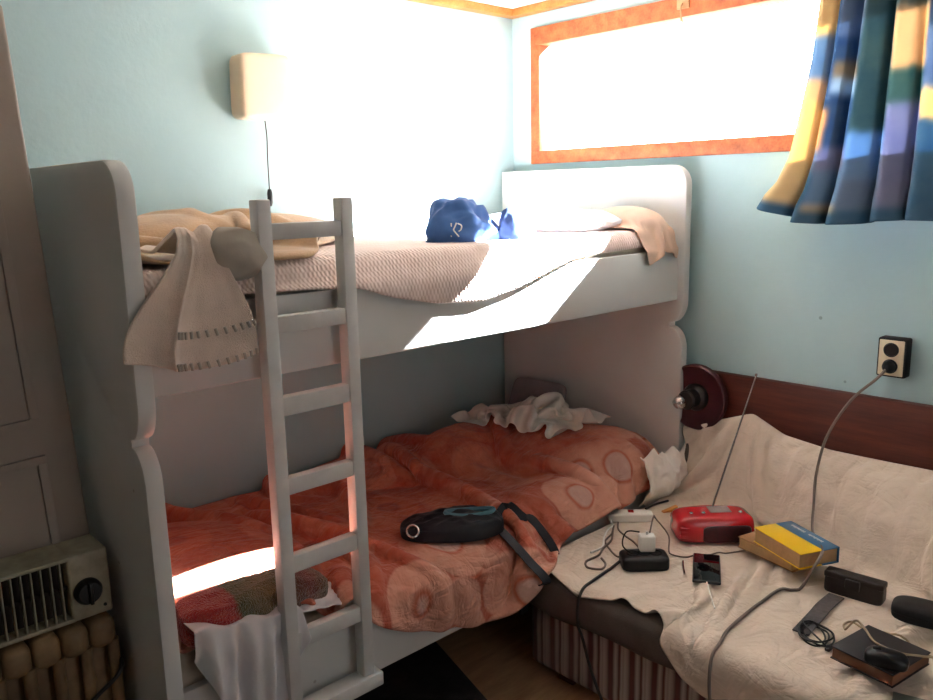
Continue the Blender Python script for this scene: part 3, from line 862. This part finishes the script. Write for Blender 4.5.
# red radio
rz = czq(-.415,-1.275,.08)
rad = thing('radio', 'shiny red portable radio on the sofa throw', 'radio', (-.405,-1.275,rz), math.radians(-42))
RL, RD, RH = .262, .135, .094
def rb(c):
    x = c.x*RL/2; z = (c.z*.5+.5)*RH
    bulge = 1-.12*(z/RH-.45)**2*4
    return Vector((x*(1-.05*(z/RH)), c.y*RD/2*bulge, z))
obj('body', superbox(2,2,2,.38,5,rb), M['red'], rad, angle=180)
gr = obj('speaker_grille', superbox(2,2,2,.3,4,lambda c: Vector((.03+c.x*.078, -RD/2+.005+c.y*.010, .038+c.z*.028))), M['red_dark'], rad, angle=180)
gr['label'] = 'dark speaker grille on the front'
for k in range(4):
    obj('rib', superbox(2,2,2,.5,3,lambda c: Vector((-.098+c.x*.022, -.052+c.y*.012, .020+k*.013+c.z*.003+.06*(c.x*.022)))), M['red'], rad, angle=180)
bm = bmesh.new(); box(bm, (-.012,-.02,RH-.008), (.058,.03,RH+.003), .003); tp = obj('tape_lid', bm, M['smoke'], rad); tp['label'] = 'smoky clear lid on top'
for x in (-.075,-.035,.085):
    bm = bmesh.new(); lathe(bm, [(0,0),(.006,0),(.006,.004),(.004,.006),(0,.006)], 12, Matrix.Translation((x,-.02,RH-.003))); obj('button', bm, M['chrome'], rad)
bm = bmesh.new(); P = [Vector((-RL/2+.01,.03,.05)), Vector((-RL/2+.025,.062,.07)), Vector((0,.066,.080)), Vector((RL/2-.02,.060,.07)), Vector((RL/2-.004,.02,.05)), Vector((RL/2+.004,-.02,.02))]
tube(bm, smooth_path(P, 6), .005, 8); obj('handle', bm, M['red'], rad)
rm = Matrix.Translation(rad.location) @ Matrix.Rotation(math.radians(-42), 4, 'Z'); ri = rm.inverted()
bm = bmesh.new(); a = Vector((.01,.03,RH)); b = ri @ Vector((-.20,-1.299,.923)); mid = a.lerp(b, .5)
tube(bm, [a, mid], .0036, 8); tube(bm, [mid, b], .0028, 8); lathe(bm, [(0,0),(.004,0),(.004,.008),(0,.009)], 10, Matrix.Translation(b))
an = obj('antenna', bm, M['chrome'], rad); an['label'] = 'long thin telescopic antenna'

# books
def book(name, w, h, th, loc, rotz, cover_m, label, hard=.003, cat='book', tilt=0):
    t = thing(name, label, cat, loc, rot=(tilt,0,rotz), group='books on the sofa throw')
    obj('pages', bxm((-w/2+.004,-h/2+.005,hard), (w/2-.001,h/2-.005,th-hard), .001), M['paper'], t)
    bm = bmesh.new(); box(bm, (-w/2,-h/2,0), (w/2,h/2,hard), .001); box(bm, (-w/2,-h/2,th-hard), (w/2,h/2,th), .001); box(bm, (-w/2,-h/2,0), (-w/2+.004,h/2,th), .001)
    obj('cover', bm, cover_m, t); return t
M['book_brown'] = simple('brown paper cover', (150,112,78), .7)
M['book_dark'] = simple('dark book cover', (40,34,36), .55, var=.2)
M['edge_brown'] = simple('reddish page edge', (120,82,60), .8)
def yb_mat():
    t = NT('yellow and blue book cover'); v = t.coord('Object'); sx = t.n('ShaderNodeSeparateXYZ'); t.l(v, sx.inputs[0])
    c = t.ramp(t.math('ADD', t.math('MULTIPLY', sx.outputs[0], 4), .5), [(0, lin((44,106,148))), (.46, lin((236,190,22)))], 'CONSTANT')
    return t.bsdf(c, .3, spec=.5)
M['yb'] = yb_mat()
rot_b = math.radians(90+76+90)
b1z = czmax(-.40,-1.53,.06,.06)-.004
ba = math.atan2(-1.604+1.395, -.512+.462)   # direction of the near long edge
# local +x points to the near-left edge seen in the photo (pages side), local y along the long edge
def bookrot(a): return a+PI/2
bk1 = book('book', .150, .208, .036, (-.411,-1.517,b1z), bookrot(ba)+PI, M['book_brown'], 'brown paperback lying under the yellow and blue book')
bk2 = book('book', .137, .206, .048, (-.445,-1.575,b1z+.037), bookrot(ba)+PI-.195, M['yb'], 'yellow and blue book lying on top of a brown paperback')
# a line of pale lettering on the blue band
for k, (y0, y1) in enumerate(((-.075,-.02),(.0,.055))):
    bm = bmesh.new(); y = y0; rr = random.Random(3+k)
    while y < y1:
        h = rr.choice((.010,.013,.013)); w = rr.uniform(.003,.006)
        box(bm, (-.052, y, .0478), (-.052+h*.75, y+w, .0483)); y += w+.0025
    lt = obj('lettering', bm, M['white_plastic'], bk2, smooth=False); lt['label'] = 'line of pale lettering'

# phone with its white lead
pz = czmax(-.65,-1.405,.05,.05)
ph = thing('smartphone', 'black smartphone lying face up with a white lead plugged in', 'phone', (-.652,-1.405,pz-.001), math.radians(-52))
ph_a = math.atan2(-1.431+1.321, -.768+.585)
ph.rotation_euler = (0,0,ph_a)
obj('case', bxm((-.094,-.040,0), (.094,.040,.009), .004, 3), M['black'], ph)
obj('screen', bxm((-.090,-.037,.0085), (.090,.037,.0096), .0004), M['screen'], ph)
e = Vector((math.cos(ph_a), math.sin(ph_a)))
s0 = (ph.location.x+e.x*.092, ph.location.y+e.y*.092)
cable('charging_lead', [(s0[0],s0[1],pz+.005),(-.775,-1.49),(-.80,-1.515),(-.835,-1.54)], .0022, M['white_plastic'], 'thin white charging lead running from the black smartphone')
cable('metal_clip', [(-.63,-1.31),(-.66,-1.33),(-.70,-1.36)], .003, M['chrome'], 'thin metal strip beside the black smartphone', 'clip')

# extension block with a white charger
ez = czmax(-.735,-1.245,.05,.05)-.003
ea = math.atan2(-1.218+1.293, -.645+.831)
ext = thing('extension_block', 'black extension block on the throw with a white charger plugged in', 'extension block', (-.735,-1.24,ez), math.atan2(-.10,.11))
def eb(c): return Vector((c.x*.072, c.y*.042, (c.z*.5+.5)*.045))
obj('body', superbox(2,2,2,.3,4,eb), M['black'], ext, angle=180)
for x in (-.035,.0,.035):
    bm = bmesh.new(); lathe(bm, [(.019,.044),(.019,.0465),(.016,.0465),(.016,.0445),(0,.0445)], 20, Matrix.Translation((x,0,0))); obj('socket', bm, M['softblack'], ext)
def world_cable(parent, pts, r, mat, name='cord'):
    P = [Vector(p) if len(p) == 3 else Vector((p[0],p[1],cz(p[0],p[1])+r)) for p in pts]
    S = smooth_path(P, 8); mw = (Matrix.Translation(parent.location) @ parent.rotation_euler.to_matrix().to_4x4()).inverted()
    for i, q in enumerate(S):
        k = min(i//8, len(pts)-2)
        if len(pts[k]) == 2 and len(pts[k+1]) == 2: q.z = max(q.z, cz(q.x,q.y)+r)
    S = [mw @ q for q in S]; bm = bmesh.new(); tube(bm, S, r, 8); return obj(name, bm, mat, parent)
world_cable(ext, [(-.79,-1.19,ez+.02),(-.83,-1.185),(-.88,-1.19),(-.925,-1.195),(-.975,-1.197,.405),(-1.002,-1.20,.37),(-1.006,-1.202,.31),(-.985,-1.205,.25),(-.965,-1.22,.15),(-.955,-1.26,.05)], .0045, M['dark_cord'])
ch = thing('charger', 'white cube charger standing in the black extension block', 'charger', (-.715,-1.235,ez+.046), math.atan2(-.10,.11))
obj('body', bxm((-.024,-.018,0), (.024,.018,.052), .006, 3), M['white_plastic'], ch)
bm = bmesh.new(); tube(bm, [Vector((.0,.0,.05)), Vector((0,0,.062))], .004, 8); obj('plug_tip', bm, M['white_plastic'], ch)

# white socket strip
wz = czq(-.475,-.985,.05)
st = thing('power_strip', 'white power strip with a red switch lying near the bed end', 'power strip', (-.475,-1.0,wz), math.atan2(-.105,.102))
obj('body', superbox(2,2,2,.3,4,lambda c: Vector((c.x*.078, c.y*.026, (c.z*.5+.5)*.032))), M['white_plastic'], st, angle=180)
sw_ = obj('switch', bxm((-.008,-.010,.030), (.012,.010,.036), .002), M['red'], st); sw_['label'] = 'red rocker switch'
world_cable(st, [(-.53,-.945,wz+.016),(-.56,-.99),(-.60,-1.0),(-.66,-1.03),(-.72,-1.07),(-.78,-1.07)], .0035, M['white_plastic'])

# leads around them (each its own)
from_px = []
cable('lead', [(-.56,-.995),(-.62,-1.03),(-.68,-1.05),(-.72,-1.10),(-.745,-1.15),(-.735,-1.19,ez+.03)], .003, M['grey_cord'], 'grey lead running along the bed side into the black block')
cable('lead', [(-.60,-1.02),(-.66,-1.06),(-.73,-1.08),(-.78,-1.10),(-.84,-1.10),(-.87,-1.13),(-.85,-1.165),(-.815,-1.155),(-.79,-1.12)], .0035, M['grey_cord'], 'grey lead curling into a hook shape on the throw edge')
cable('lead', [(-.50,-.97),(-.57,-1.02),(-.60,-1.07),(-.62,-1.12),(-.66,-1.18),(-.69,-1.22,ez+.075)], .003, M['grey_cord'], 'grey lead running from the white strip to the white charger')
cable('lead', [(-.70,-1.235,ez+.10),(-.63,-1.20,ez+.12),(-.57,-1.17,ez+.085),(-.565,-1.215,ez+.04),(-.61,-1.25),(-.60,-1.30),(-.555,-1.33),(-.49,-1.375),(-.42,-1.41)], .0025, M['grey_cord'], 'thin grey lead looping in front of the red radio')
cable('lead', [(-.76,-1.22,ez+.04),(-.79,-1.20,ez+.075),(-.765,-1.195,ez+.11),(-.72,-1.21,ez+.10)], .0022, M['dark_cord'], 'thin black lead arching over the black block')
o = cable('pen', [(-.36,-.985),(-.30,-.985),(-.24,-1.0)], .004, M['pencil'], 'dark pen lying at the head of the sofa seat by the duvet', 'pen')
oz = cz(-.30,-1.02)
o = obj('clothes_peg', bxm((-.03,-.009,0), (.03,.009,.012), .003), M['orange_tag']); o.location = (-.31,-1.055,oz); o.rotation_euler = (0,-.3,-.5); tag(o, 'small orange clip lying behind the red radio', 'clip')

# wallet / glasses cases
wz = czmax(-.48,-1.765,.05,.05)-.006
wl = thing('purse', 'dark leather flap case standing on its long side on the throw', 'case', (-.475,-1.765,wz), math.atan2(-.14,.012)+PI)
def wb(c): return Vector((c.x*.078, c.y*.027*(1-.25*max(0,c.z)), (c.z*.5+.5)*.062))
obj('body', superbox(2,2,2,.3,4,wb), M['leather'], wl, angle=180)
bm = bmesh.new(); box(bm, (-.079,-.021,.048), (.079,.023,.066), .005, 3); box(bm, (-.02,.018,.03), (.02,.030,.06), .004); obj('flap', bm, M['leather'], wl)
gz = czmax(-.56,-1.985,.05,.05)-.006
gc = thing('glasses_case', 'rounded black glasses case at the right edge of the throw', 'case', (-.56,-1.985,gz), math.radians(-78))
obj('lower_shell', superbox(2,2,2,.5,4,lambda c: Vector((c.x*.088, c.y*.038, .022+min(c.z,.15)*.022))), M['softblack'], gc, angle=180)
obj('lid', superbox(2,2,2,.5,4,lambda c: Vector((c.x*.089, c.y*.039, .024+max(c.z,0)*.032))), M['softblack'], gc, angle=180)

# woven strap and coiled lead
bm = bmesh.new(); P = [Vector((x,y,cz(x,y)+.004)) for x,y in ((-.52,-1.735),(-.57,-1.737),(-.62,-1.74),(-.67,-1.745),(-.73,-1.75),(-.78,-1.753))]
ribbon(bm, smooth_path(P, 5), .042, .004, lambda i: Vector((0,1,0))); o = obj('strap', bm, M['mesh_strap']); origin_to(o, P[0]); tag(o, 'grey woven strap lying between the flap case and the coiled black lead', 'strap')
P = []
for k in range(64):
    a = k*.42; rx = .052+.012*math.sin(k*.31); ry = .034+.008*math.cos(k*.23)
    x = -.765+rx*math.cos(a)*.8+.01*math.sin(k*.11)-.3*ry*math.sin(a); y = -1.785+ry*math.sin(a)+.35*rx*math.cos(a)
    P.append(Vector((x,y,cz(x,y)+.004+.0032*(k//15)+.003*math.sin(k*.7))))
P.append(Vector((-.80,-1.835,cz(-.80,-1.835)+.004)))
bm = bmesh.new(); tube(bm, smooth_path(P, 3), .0024, 6); box(bm, P[-1]-Vector((.012,.006,.003)), P[-1]+Vector((.012,.006,.005)), .002)
o = obj('earphones', bm, M['black']); origin_to(o, P[0]); tag(o, 'coiled black earphone lead lying on the throw', 'earphones')

# dark book with a mouse on it
dz = czmax(-.81,-1.955,.07,.07)-.004
db = thing('notebook', 'thick dark covered book at the lower right of the throw under a black mouse', 'book', (-.81,-1.957,dz), math.atan2(-2.027+1.881, -.742+.719)+PI/2)
obj('pages', bxm((-.077,-.073,.003), (.081,.073,.029), .001), M['edge_brown'], db)
bm = bmesh.new(); box(bm, (-.08,-.076,0), (.08,.076,.003), .001); box(bm, (-.08,-.076,.029), (.08,.076,.033), .001)
obj('cover', bm, M['book_dark'], db)
ms = thing('computer_mouse', 'small black computer mouse resting on the dark book', 'mouse', (-.865,-1.99,dz+.033), math.radians(-75))
obj('body', superbox(2,2,2,.7,4,lambda c: Vector((c.x*.046, c.y*.028, (max(c.z,-.5)+.5)*.022))), M['black'], ms, angle=180)
bm = bmesh.new(); tube(bm, [Vector((-.028,0,.030)), Vector((-.012,0,.0345))], .0045, 8); obj('scroll_wheel', bm, M['softblack'], ms)
cable('cable', [(-.655,-2.10),(-.661,-2.028),(-.674,-1.933),(-.645,-1.861),(-.630,-1.822),(-.655,-1.812),(-.680,-1.825),(-.715,-1.863,dz+.030),(-.755,-1.90,dz+.038),(-.80,-1.943,dz+.038),(-.806,-1.999,dz+.038),(-.785,-2.035,dz+.037),(-.74,-2.065,dz+.020),(-.70,-2.12)], .0028, M['beige_cord'], 'beige cable looping over the dark book beside the glasses case')
oz = czmax(-.93,-2.06,.04,.04)
o = obj('booklet', bxm((-.05,-.06,0), (.05,.06,.006), .001), M['grey_paper']); o.location = (-.905,-2.085,oz); o.rotation_euler = (0,0,.3); tag(o, 'grey green booklet at the bottom right corner of the throw', 'booklet')

# ---------------------------------------------------------------- wall socket and the cord plugged into it
so_ = thing('wall_socket', 'double wall socket with a cream plate in a dark box on the right wall', 'socket', (0,-1.663,1.01))
obj('housing', bxm((-.048,-.043,-.062), (0,.043,.062), .006), M['softblack'], so_)
obj('plate', bxm((-.052,-.037,-.056), (-.046,.037,.056), .003), M['cream'], so_)
for z in (.026,-.026):
    bm = bmesh.new(); lathe(bm, [(.0225,0),(.0225,.003),(.020,.004),(.019,.0),(.019,-.0),(0,-.0)], 24, Matrix.Translation((-.0525,0,z)) @ Matrix.Rotation(-PI/2, 4, 'Y'))
    rcp = obj('receptacle', bm, M['black'], so_)
cord = thing('mains_cable', 'long grey power cord hanging from the wall socket across the throw', 'cord', (-.056,-1.663,.984))
bm = bmesh.new(); lathe(bm, [(0,0),(.018,0),(.019,.012),(.013,.022),(.008,.03),(0,.03)], 20, Matrix.Translation((0,0,0)) @ Matrix.Rotation(-PI/2, 4, 'Y')); obj('plug', bm, M['softblack'], cord)
zb = b1z+.037+.050
world_cable(cord, [(-.078,-1.663,.982),(-.105,-1.645,.95),(-.11,-1.575,.87),(-.125,-1.515,.745),(-.155,-1.50,.62),(-.23,-1.53,.54),(-.34,-1.58,.5),(-.475,-1.668,zb-.005),(-.535,-1.672,b1z+.05),(-.56,-1.645),(-.61,-1.615),(-.70,-1.605),(-.80,-1.607),(-.90,-1.615),(-.96,-1.63),(-1.02,-1.64,.395),(-1.04,-1.65,.31),(-1.02,-1.66,.2),(-1.0,-1.67,.05)], .0045, M['grey_cord'])

# ---------------------------------------------------------------- round wall lamp by the bed end
rl = thing('reading_lamp', 'round maroon wall lamp with a bare bulb beside the bunk end panel', 'lamp', (-.04,-1.0,.775))
MX = Matrix.Rotation(-PI/2, 4, 'Y')
bm = bmesh.new(); lathe(bm, [(0,0),(.05,0),(.112,.012),(.124,.022),(.124,.04),(.118,.045),(.105,.036),(.06,.03),(0,.03)], 48, MX); obj('backplate', bm, M['maroon'], rl)
bm = bmesh.new(); lathe(bm, [(0,.028),(.05,.028),(.052,.04),(.044,.055),(.036,.06),(.036,.10),(.03,.106),(0,.106)], 32, MX); bh = obj('bulb_holder', bm, M['black'], rl)
bm = bmesh.new(); lathe(bm, [(.012,.106),(.013,.115),(.022,.128),(.026,.142),(.022,.156),(.012,.165),(0,.168)], 24, MX); obj('bulb', bm, M['bulb'], bh)

# ---------------------------------------------------------------- box wall lamp above the upper bunk
wlp = thing('wall_lamp', 'beige box shaped wall lamp above the upper bunk with a pull switch', 'lamp', (-1.258,0,1.79))
def lb(c):
    x, y, z = c
    tap = 1-.06*(z+1)/2
    return Vector((x*.102*tap, -.0455+y*.0445, .112+z*.104+.003*x))
obj('shade', superbox(2,2,2,.22,5,lb), M['lamp'], wlp, angle=180)
bm = bmesh.new(); box(bm, (-.085,-.006,.03), (.085,0,.19), .002); obj('back_plate', bm, M['lamp_edge'], wlp)
bm = bmesh.new(); tube(bm, smooth_path([(.0,-.05,.004),(.006,-.045,-.05),(.012,-.03,-.12),(.017,-.02,-.19),(.017,-.02,-.225)]), .0022, 6); wc = obj('cord', bm, M['dark_cord'], wlp)
bm = bmesh.new(); lathe(bm, [(0,0),(.005,0),(.009,.012),(.0095,.045),(.006,.058),(0,.06)], 12, Matrix.Translation((.017,-.02,-.28))); obj('switch', bm, M['black'], wc)

# ---------------------------------------------------------------- curtain on a rod
rod = thing('curtain_rod', 'thin wooden curtain rod carrying the blue curtain over the window', 'rod', (-.10,-1.95,2.262))
bm = bmesh.new(); tube(bm, [Vector((0,.72,0)), Vector((0,-.72,0))], .010, 12); obj('pole', bm, M['trim'], rod)
for y in (.66,-.66):
    bm = bmesh.new(); box(bm, (-.012,y-.01,-.016), (.1,y+.01,-.006), .002); obj('bracket', bm, M['trim'], rod)
zt, zb_ = 2.25, 1.425
nv, nu = 110, 420
YE, BG, TN, BL, OR, SL, BR, LG, LV, LB, DT, GT, NB, TB = [lin(c) for c in ((222,184,104),(98,132,164),(204,164,112),(32,82,128),(206,150,84),(92,116,150),
    (140,118,90),(140,164,186),(120,122,160),(92,138,182),(44,84,92),(62,104,100),(24,58,96),(34,96,132))]
cols = [(.055, [(.17,YE),(.36,BG),(.46,TN),(.90,YE)]), (.09, [(.49,BL),(.67,OR),(.77,SL),(.9,TB)]),
        (.17, [(.19,SL),(.29,BL),(.36,BR),(.43,LG),(.66,BL),(.76,LV),(.92,LB),(1,YE)]), (.27, [(.02,OR),(.60,DT),(.80,LB),(.97,SL)]),
        (.36, [(.09,DT),(.34,TN),(.49,GT),(.94,LV)]), (.46, [(.19,NB),(.44,SL),(.56,YE),(.94,TB)]),
        (.56, [(.3,BL),(.45,YE),(.7,LB),(.95,DT)]), (.68, [(.2,LV),(.5,BL),(.66,TN),(.95,SL)]), (.80, [(.35,TB),(.5,OR),(.95,NB)]), (.92, [(.25,YE),(.6,SL),(.95,BL)]), (1.1, [(.4,LB),(.6,YE),(.95,DT)])]
def print_col(s_, z):
    w_ = .004*noise.noise(Vector((z*14, s_*20, 2)))
    v = min(1, max(0, (2.10-z)/.675))+.012*noise.noise(Vector((s_*40, z*9, 5)))
    if z < zb_+.042: return TB
    for lim, rows in cols:
        if s_+w_ <= lim:
            for i, (q, c) in enumerate(rows):
                if v <= q: return c
            return rows[-1][1]
    return BL
Xk = np.zeros((nu,nv,3)); UVk = np.zeros((nu,nv,2)); prt = []
for i in range(nu):
    s_ = i/(nu-1)
    for j in range(nv):
        t = j/(nv-1); z = zt+(zb_-zt)*t
        yl = itp(z, [(1.42,-1.235),(1.48,-1.262),(1.53,-1.30),(1.62,-1.335),(1.92,-1.385),(2.25,-1.41)])
        sp = s_+.010*math.sin(s_*31+1)+.008*math.sin(s_*17+t*2)
        y = -1.405-.88*sp+(yl+1.405)*math.exp(-s_*7.5)
        amp = (.022+.026*t)*(.8+.3*math.sin(s_*9+1))
        ph_ = s_*2*PI*11.5+1.0*math.sin(s_*13)+.35*t*math.sin(s_*7)
        x = -.10-amp*(math.sin(ph_)+.25*math.sin(2*ph_+1))
        y += .013*math.cos(ph_)*(.5+t)
        zz = z-(t**3)*.012*math.sin(s_*12+.5)+(t**4)*(.055*math.exp(-s_*16))
        Xk[i,j] = (x-.01*t, y, zz); UVk[i,j] = (s_*1.75, (1-t)*(zt-zb_)); prt.append(print_col(s_, z))
cur = tag(cloth_obj('curtain', Xk, UVk, M['curtain'], th=.002, sub=0), 'blue curtain with yellow patches gathered over the right side of the window', 'curtain')
ca = cur.data.color_attributes.new('print', 'FLOAT_COLOR', 'POINT')
pg = np.array(prt).reshape(nu, nv, 4)
for _ in range(2):   # the print has soft edges
    for ax in (0, 1):
        q = np.concatenate([np.take(pg,[0],ax), pg, np.take(pg,[-1],ax)], ax); n_ = pg.shape[ax]
        pg = (np.take(q, range(n_), ax)+np.take(q, range(1,n_+1), ax)+np.take(q, range(2,n_+2), ax))/3
lum = pg[:,:,:3].mean(2, keepdims=True); pg[:,:,:3] = pg[:,:,:3]*.74+lum*.26
ca.data.foreach_set('color', pg.reshape(-1))
origin_to(cur, (-.1,-1.8,2.25))

# ---------------------------------------------------------------- door leaf, radiator and heater at the left
dr = thing('door_leaf', 'dull white panelled door standing behind the radiator beside the bunk', 'door', (-2.50,-.635,.0))
dr.rotation_euler = (0, math.radians(-2.4), 0)
DW0, DW1 = -.47, .398
bm = bmesh.new()
box(bm, (DW0,-.018,.012), (DW1,.018,1.93), .008, 3)
obj('leaf', bm, M['door'], dr)
for za, zb2 in ((.16,.975),(1.045,1.82)):
    bm = bmesh.new(); x0, x1 = DW0+.13, DW1-.068
    for lo_, hi_ in (((x0,-.026,za),(x1,-.016,za+.018)), ((x0,-.026,zb2-.018),(x1,-.016,zb2)), ((x0,-.026,za+.018),(x0+.018,-.016,zb2-.018)), ((x1-.018,-.026,za+.018),(x1,-.016,zb2-.018))): box(bm, lo_, hi_, .001)
    obj('moulding', bm, M['door'], dr)
rd = thing('radiator', 'yellowed ribbed radiator below the fan heater at the left edge', 'radiator', (-2.42,-.72,0))
def section(x):
    bm = bmesh.new()
    # flat column with a raised rib at its side and a rounded header above
    box(bm, (x-.0288,-.030,.08), (x+.0288,.050,.60), .010, 3)
    tube(bm, [Vector((x+.020,-.048,.10)), Vector((x+.020,-.050,.30)), Vector((x+.020,-.050,.56))], .0135, 10)
    box(bm, (x-.0288,-.066,.548), (x+.0288,.052,.618), .020, 4)
    box(bm, (x-.0288,-.060,.06), (x+.0288,.052,.13), .020, 4)
    return bm
for k in range(8): obj('section', section(.252-.059*k), M['radiator'], rd)
for x in (-.2,.22):
    bm = bmesh.new(); tube(bm, [Vector((x,-.03,0)), Vector((x,-.03,.09))], .012, 8); obj('pipe', bm, M['radiator'], rd)
ht = thing('fan_heater', 'stained cream fan heater with a slatted grille on top of the radiator', 'heater', (-2.36,-.705,.622))
HX0, HX1, HH = -.27, .225, .155
bm = bmesh.new()
box(bm, (HX0,-.052,0), (HX0+.012,.052,HH), .004); box(bm, (.138,-.055,0), (HX1,.052,HH), .006, 3)
box(bm, (HX0,-.055,0), (.145,.052,.010), .003); box(bm, (HX0,-.055,HH-.010), (.145,.052,HH), .003)
obj('case', bm, M['heater'], ht)
obj('interior', bxm((HX0+.01,-.015,.008), (.14,.05,HH-.008)), M['heater_dark'], ht)
for k in range(20):
    x = .124-.0195*k; obj('slat', bxm((x-.0018,-.052,.008), (x+.0018,-.036,HH-.008), .0008), M['heater'], ht)
bm = bmesh.new(); lathe(bm, [(0,0),(.030,0),(.030,.010),(.024,.020),(0,.021)], 28, Matrix.Translation((.174,-.055,.066)) @ Matrix.Rotation(PI/2, 4, 'X')); box(bm, (.170,-.084,.041), (.178,-.074,.091), .002)
obj('knob', bm, M['black'], ht)
bm = bxm((HX0+.01,-.036,HH*.48), (.14,-.030,HH*.53), .001); obj('cross_bar', bm, M['heater_dark'], ht)
bm = bmesh.new(); lathe(bm, [(0,0),(.004,0),(.003,.003),(0,.003)], 10, Matrix.Translation((.208,-.055,.02)) @ Matrix.Rotation(PI/2, 4, 'X')); obj('screw', bm, M['black'], ht)
bm = bmesh.new(); tube(bm, smooth_path([(-2.13,-.66,.55),(-2.14,-.79,.50),(-2.20,-.795,.45),(-2.28,-.795,.405),(-2.40,-.795,.39),(-2.60,-.795,.38)]), .005, 8)
o = obj('heater_cord', bm, M['dark_cord']); origin_to(o, (-2.13,-.66,.55)); tag(o, 'dark cord slung across the front of the radiator', 'cord')

# rug
bm = bxm((-1.3,-.75,0), (0,.75,.012), .004); o = obj('rug', bm, M['rug']); o.location = (-1.21,-1.2,0.0); o.rotation_euler = (0,0,math.radians(-16)); tag(o, 'dark rug on the floor in front of the bunk', 'rug')

# ---------------------------------------------------------------- light
w = bpy.data.worlds.new('sky'); bpy.context.scene.world = w; w.use_nodes = True
bg = w.node_tree.nodes['Background']; bg.inputs[0].default_value = (.90,.96,1.0,1); bg.inputs[1].default_value = 7.0
sun = bpy.data.lights.new('sun', 'SUN'); sun.energy = 210; sun.angle = .012; sun.color = (.98,.99,1)
so2 = bpy.data.objects.new('sun', sun); C.objects.link(so2)
so2.rotation_euler = Vector((-1,.35,-.70)).to_track_quat('-Z', 'Y').to_euler()
pt = bpy.data.lights.new('window_portal', 'AREA'); pt.shape = 'RECTANGLE'; pt.size = 2.15; pt.size_y = .55; pt.cycles.is_portal = True
po = bpy.data.objects.new('window_portal', pt); C.objects.link(po); po.location = (.12,(WY0+WY1)/2,(WZ0+WZ1)/2)
po.rotation_euler = Matrix(((0,0,1),(1,0,0),(0,1,0))).to_euler()   # -Z towards the room (-X)
po.rotation_euler = Vector((-1,0,0)).to_track_quat('-Z', 'Z').to_euler()

dl = bpy.data.lights.new('fill_light', 'AREA'); dl.shape = 'RECTANGLE'; dl.size = .8; dl.size_y = 1.9; dl.energy = 4; dl.color = (1,1,1)  # weak fill added behind the camera to lift the darkest areas
do = bpy.data.objects.new('fill_light', dl); C.objects.link(do); do.location = (-1.5, YF+.03, 1.0)
do.rotation_euler = Vector((0,1,0)).to_track_quat('-Z', 'Z').to_euler()

# ---------------------------------------------------------------- camera
f_px, yaw, pitch, roll = 816.3, .8249, .1936, -.0215
cam = bpy.data.cameras.new('camera'); co = bpy.data.objects.new('camera', cam); C.objects.link(co)
cam.sensor_fit = 'HORIZONTAL'; cam.sensor_width = 36; cam.lens = f_px/933*36; cam.clip_start = .02
fw = Vector((math.cos(yaw)*math.cos(pitch), math.sin(yaw)*math.cos(pitch), -math.sin(pitch)))
r0 = fw.cross(Vector((0,0,1))).normalized(); u0 = r0.cross(fw)
r1 = r0*math.cos(roll)+u0*math.sin(roll); u1 = -r0*math.sin(roll)+u0*math.cos(roll)
co.matrix_world = Matrix(((r1.x,u1.x,-fw.x,-2.7046),(r1.y,u1.y,-fw.y,-2.5907),(r1.z,u1.z,-fw.z,1.5513),(0,0,0,1)))
sc = bpy.context.scene; sc.camera = co
sc.view_settings.view_transform = 'Standard'; sc.view_settings.look = 'None'; sc.view_settings.gamma = 1; sc.view_settings.exposure = 0.36
sc.view_settings.use_curve_mapping = False
sc.cycles.use_denoising = True; sc.cycles.max_bounces = 14; sc.cycles.diffuse_bounces = 10; sc.cycles.transparent_max_bounces = 12; sc.cycles.sample_clamp_indirect = 0
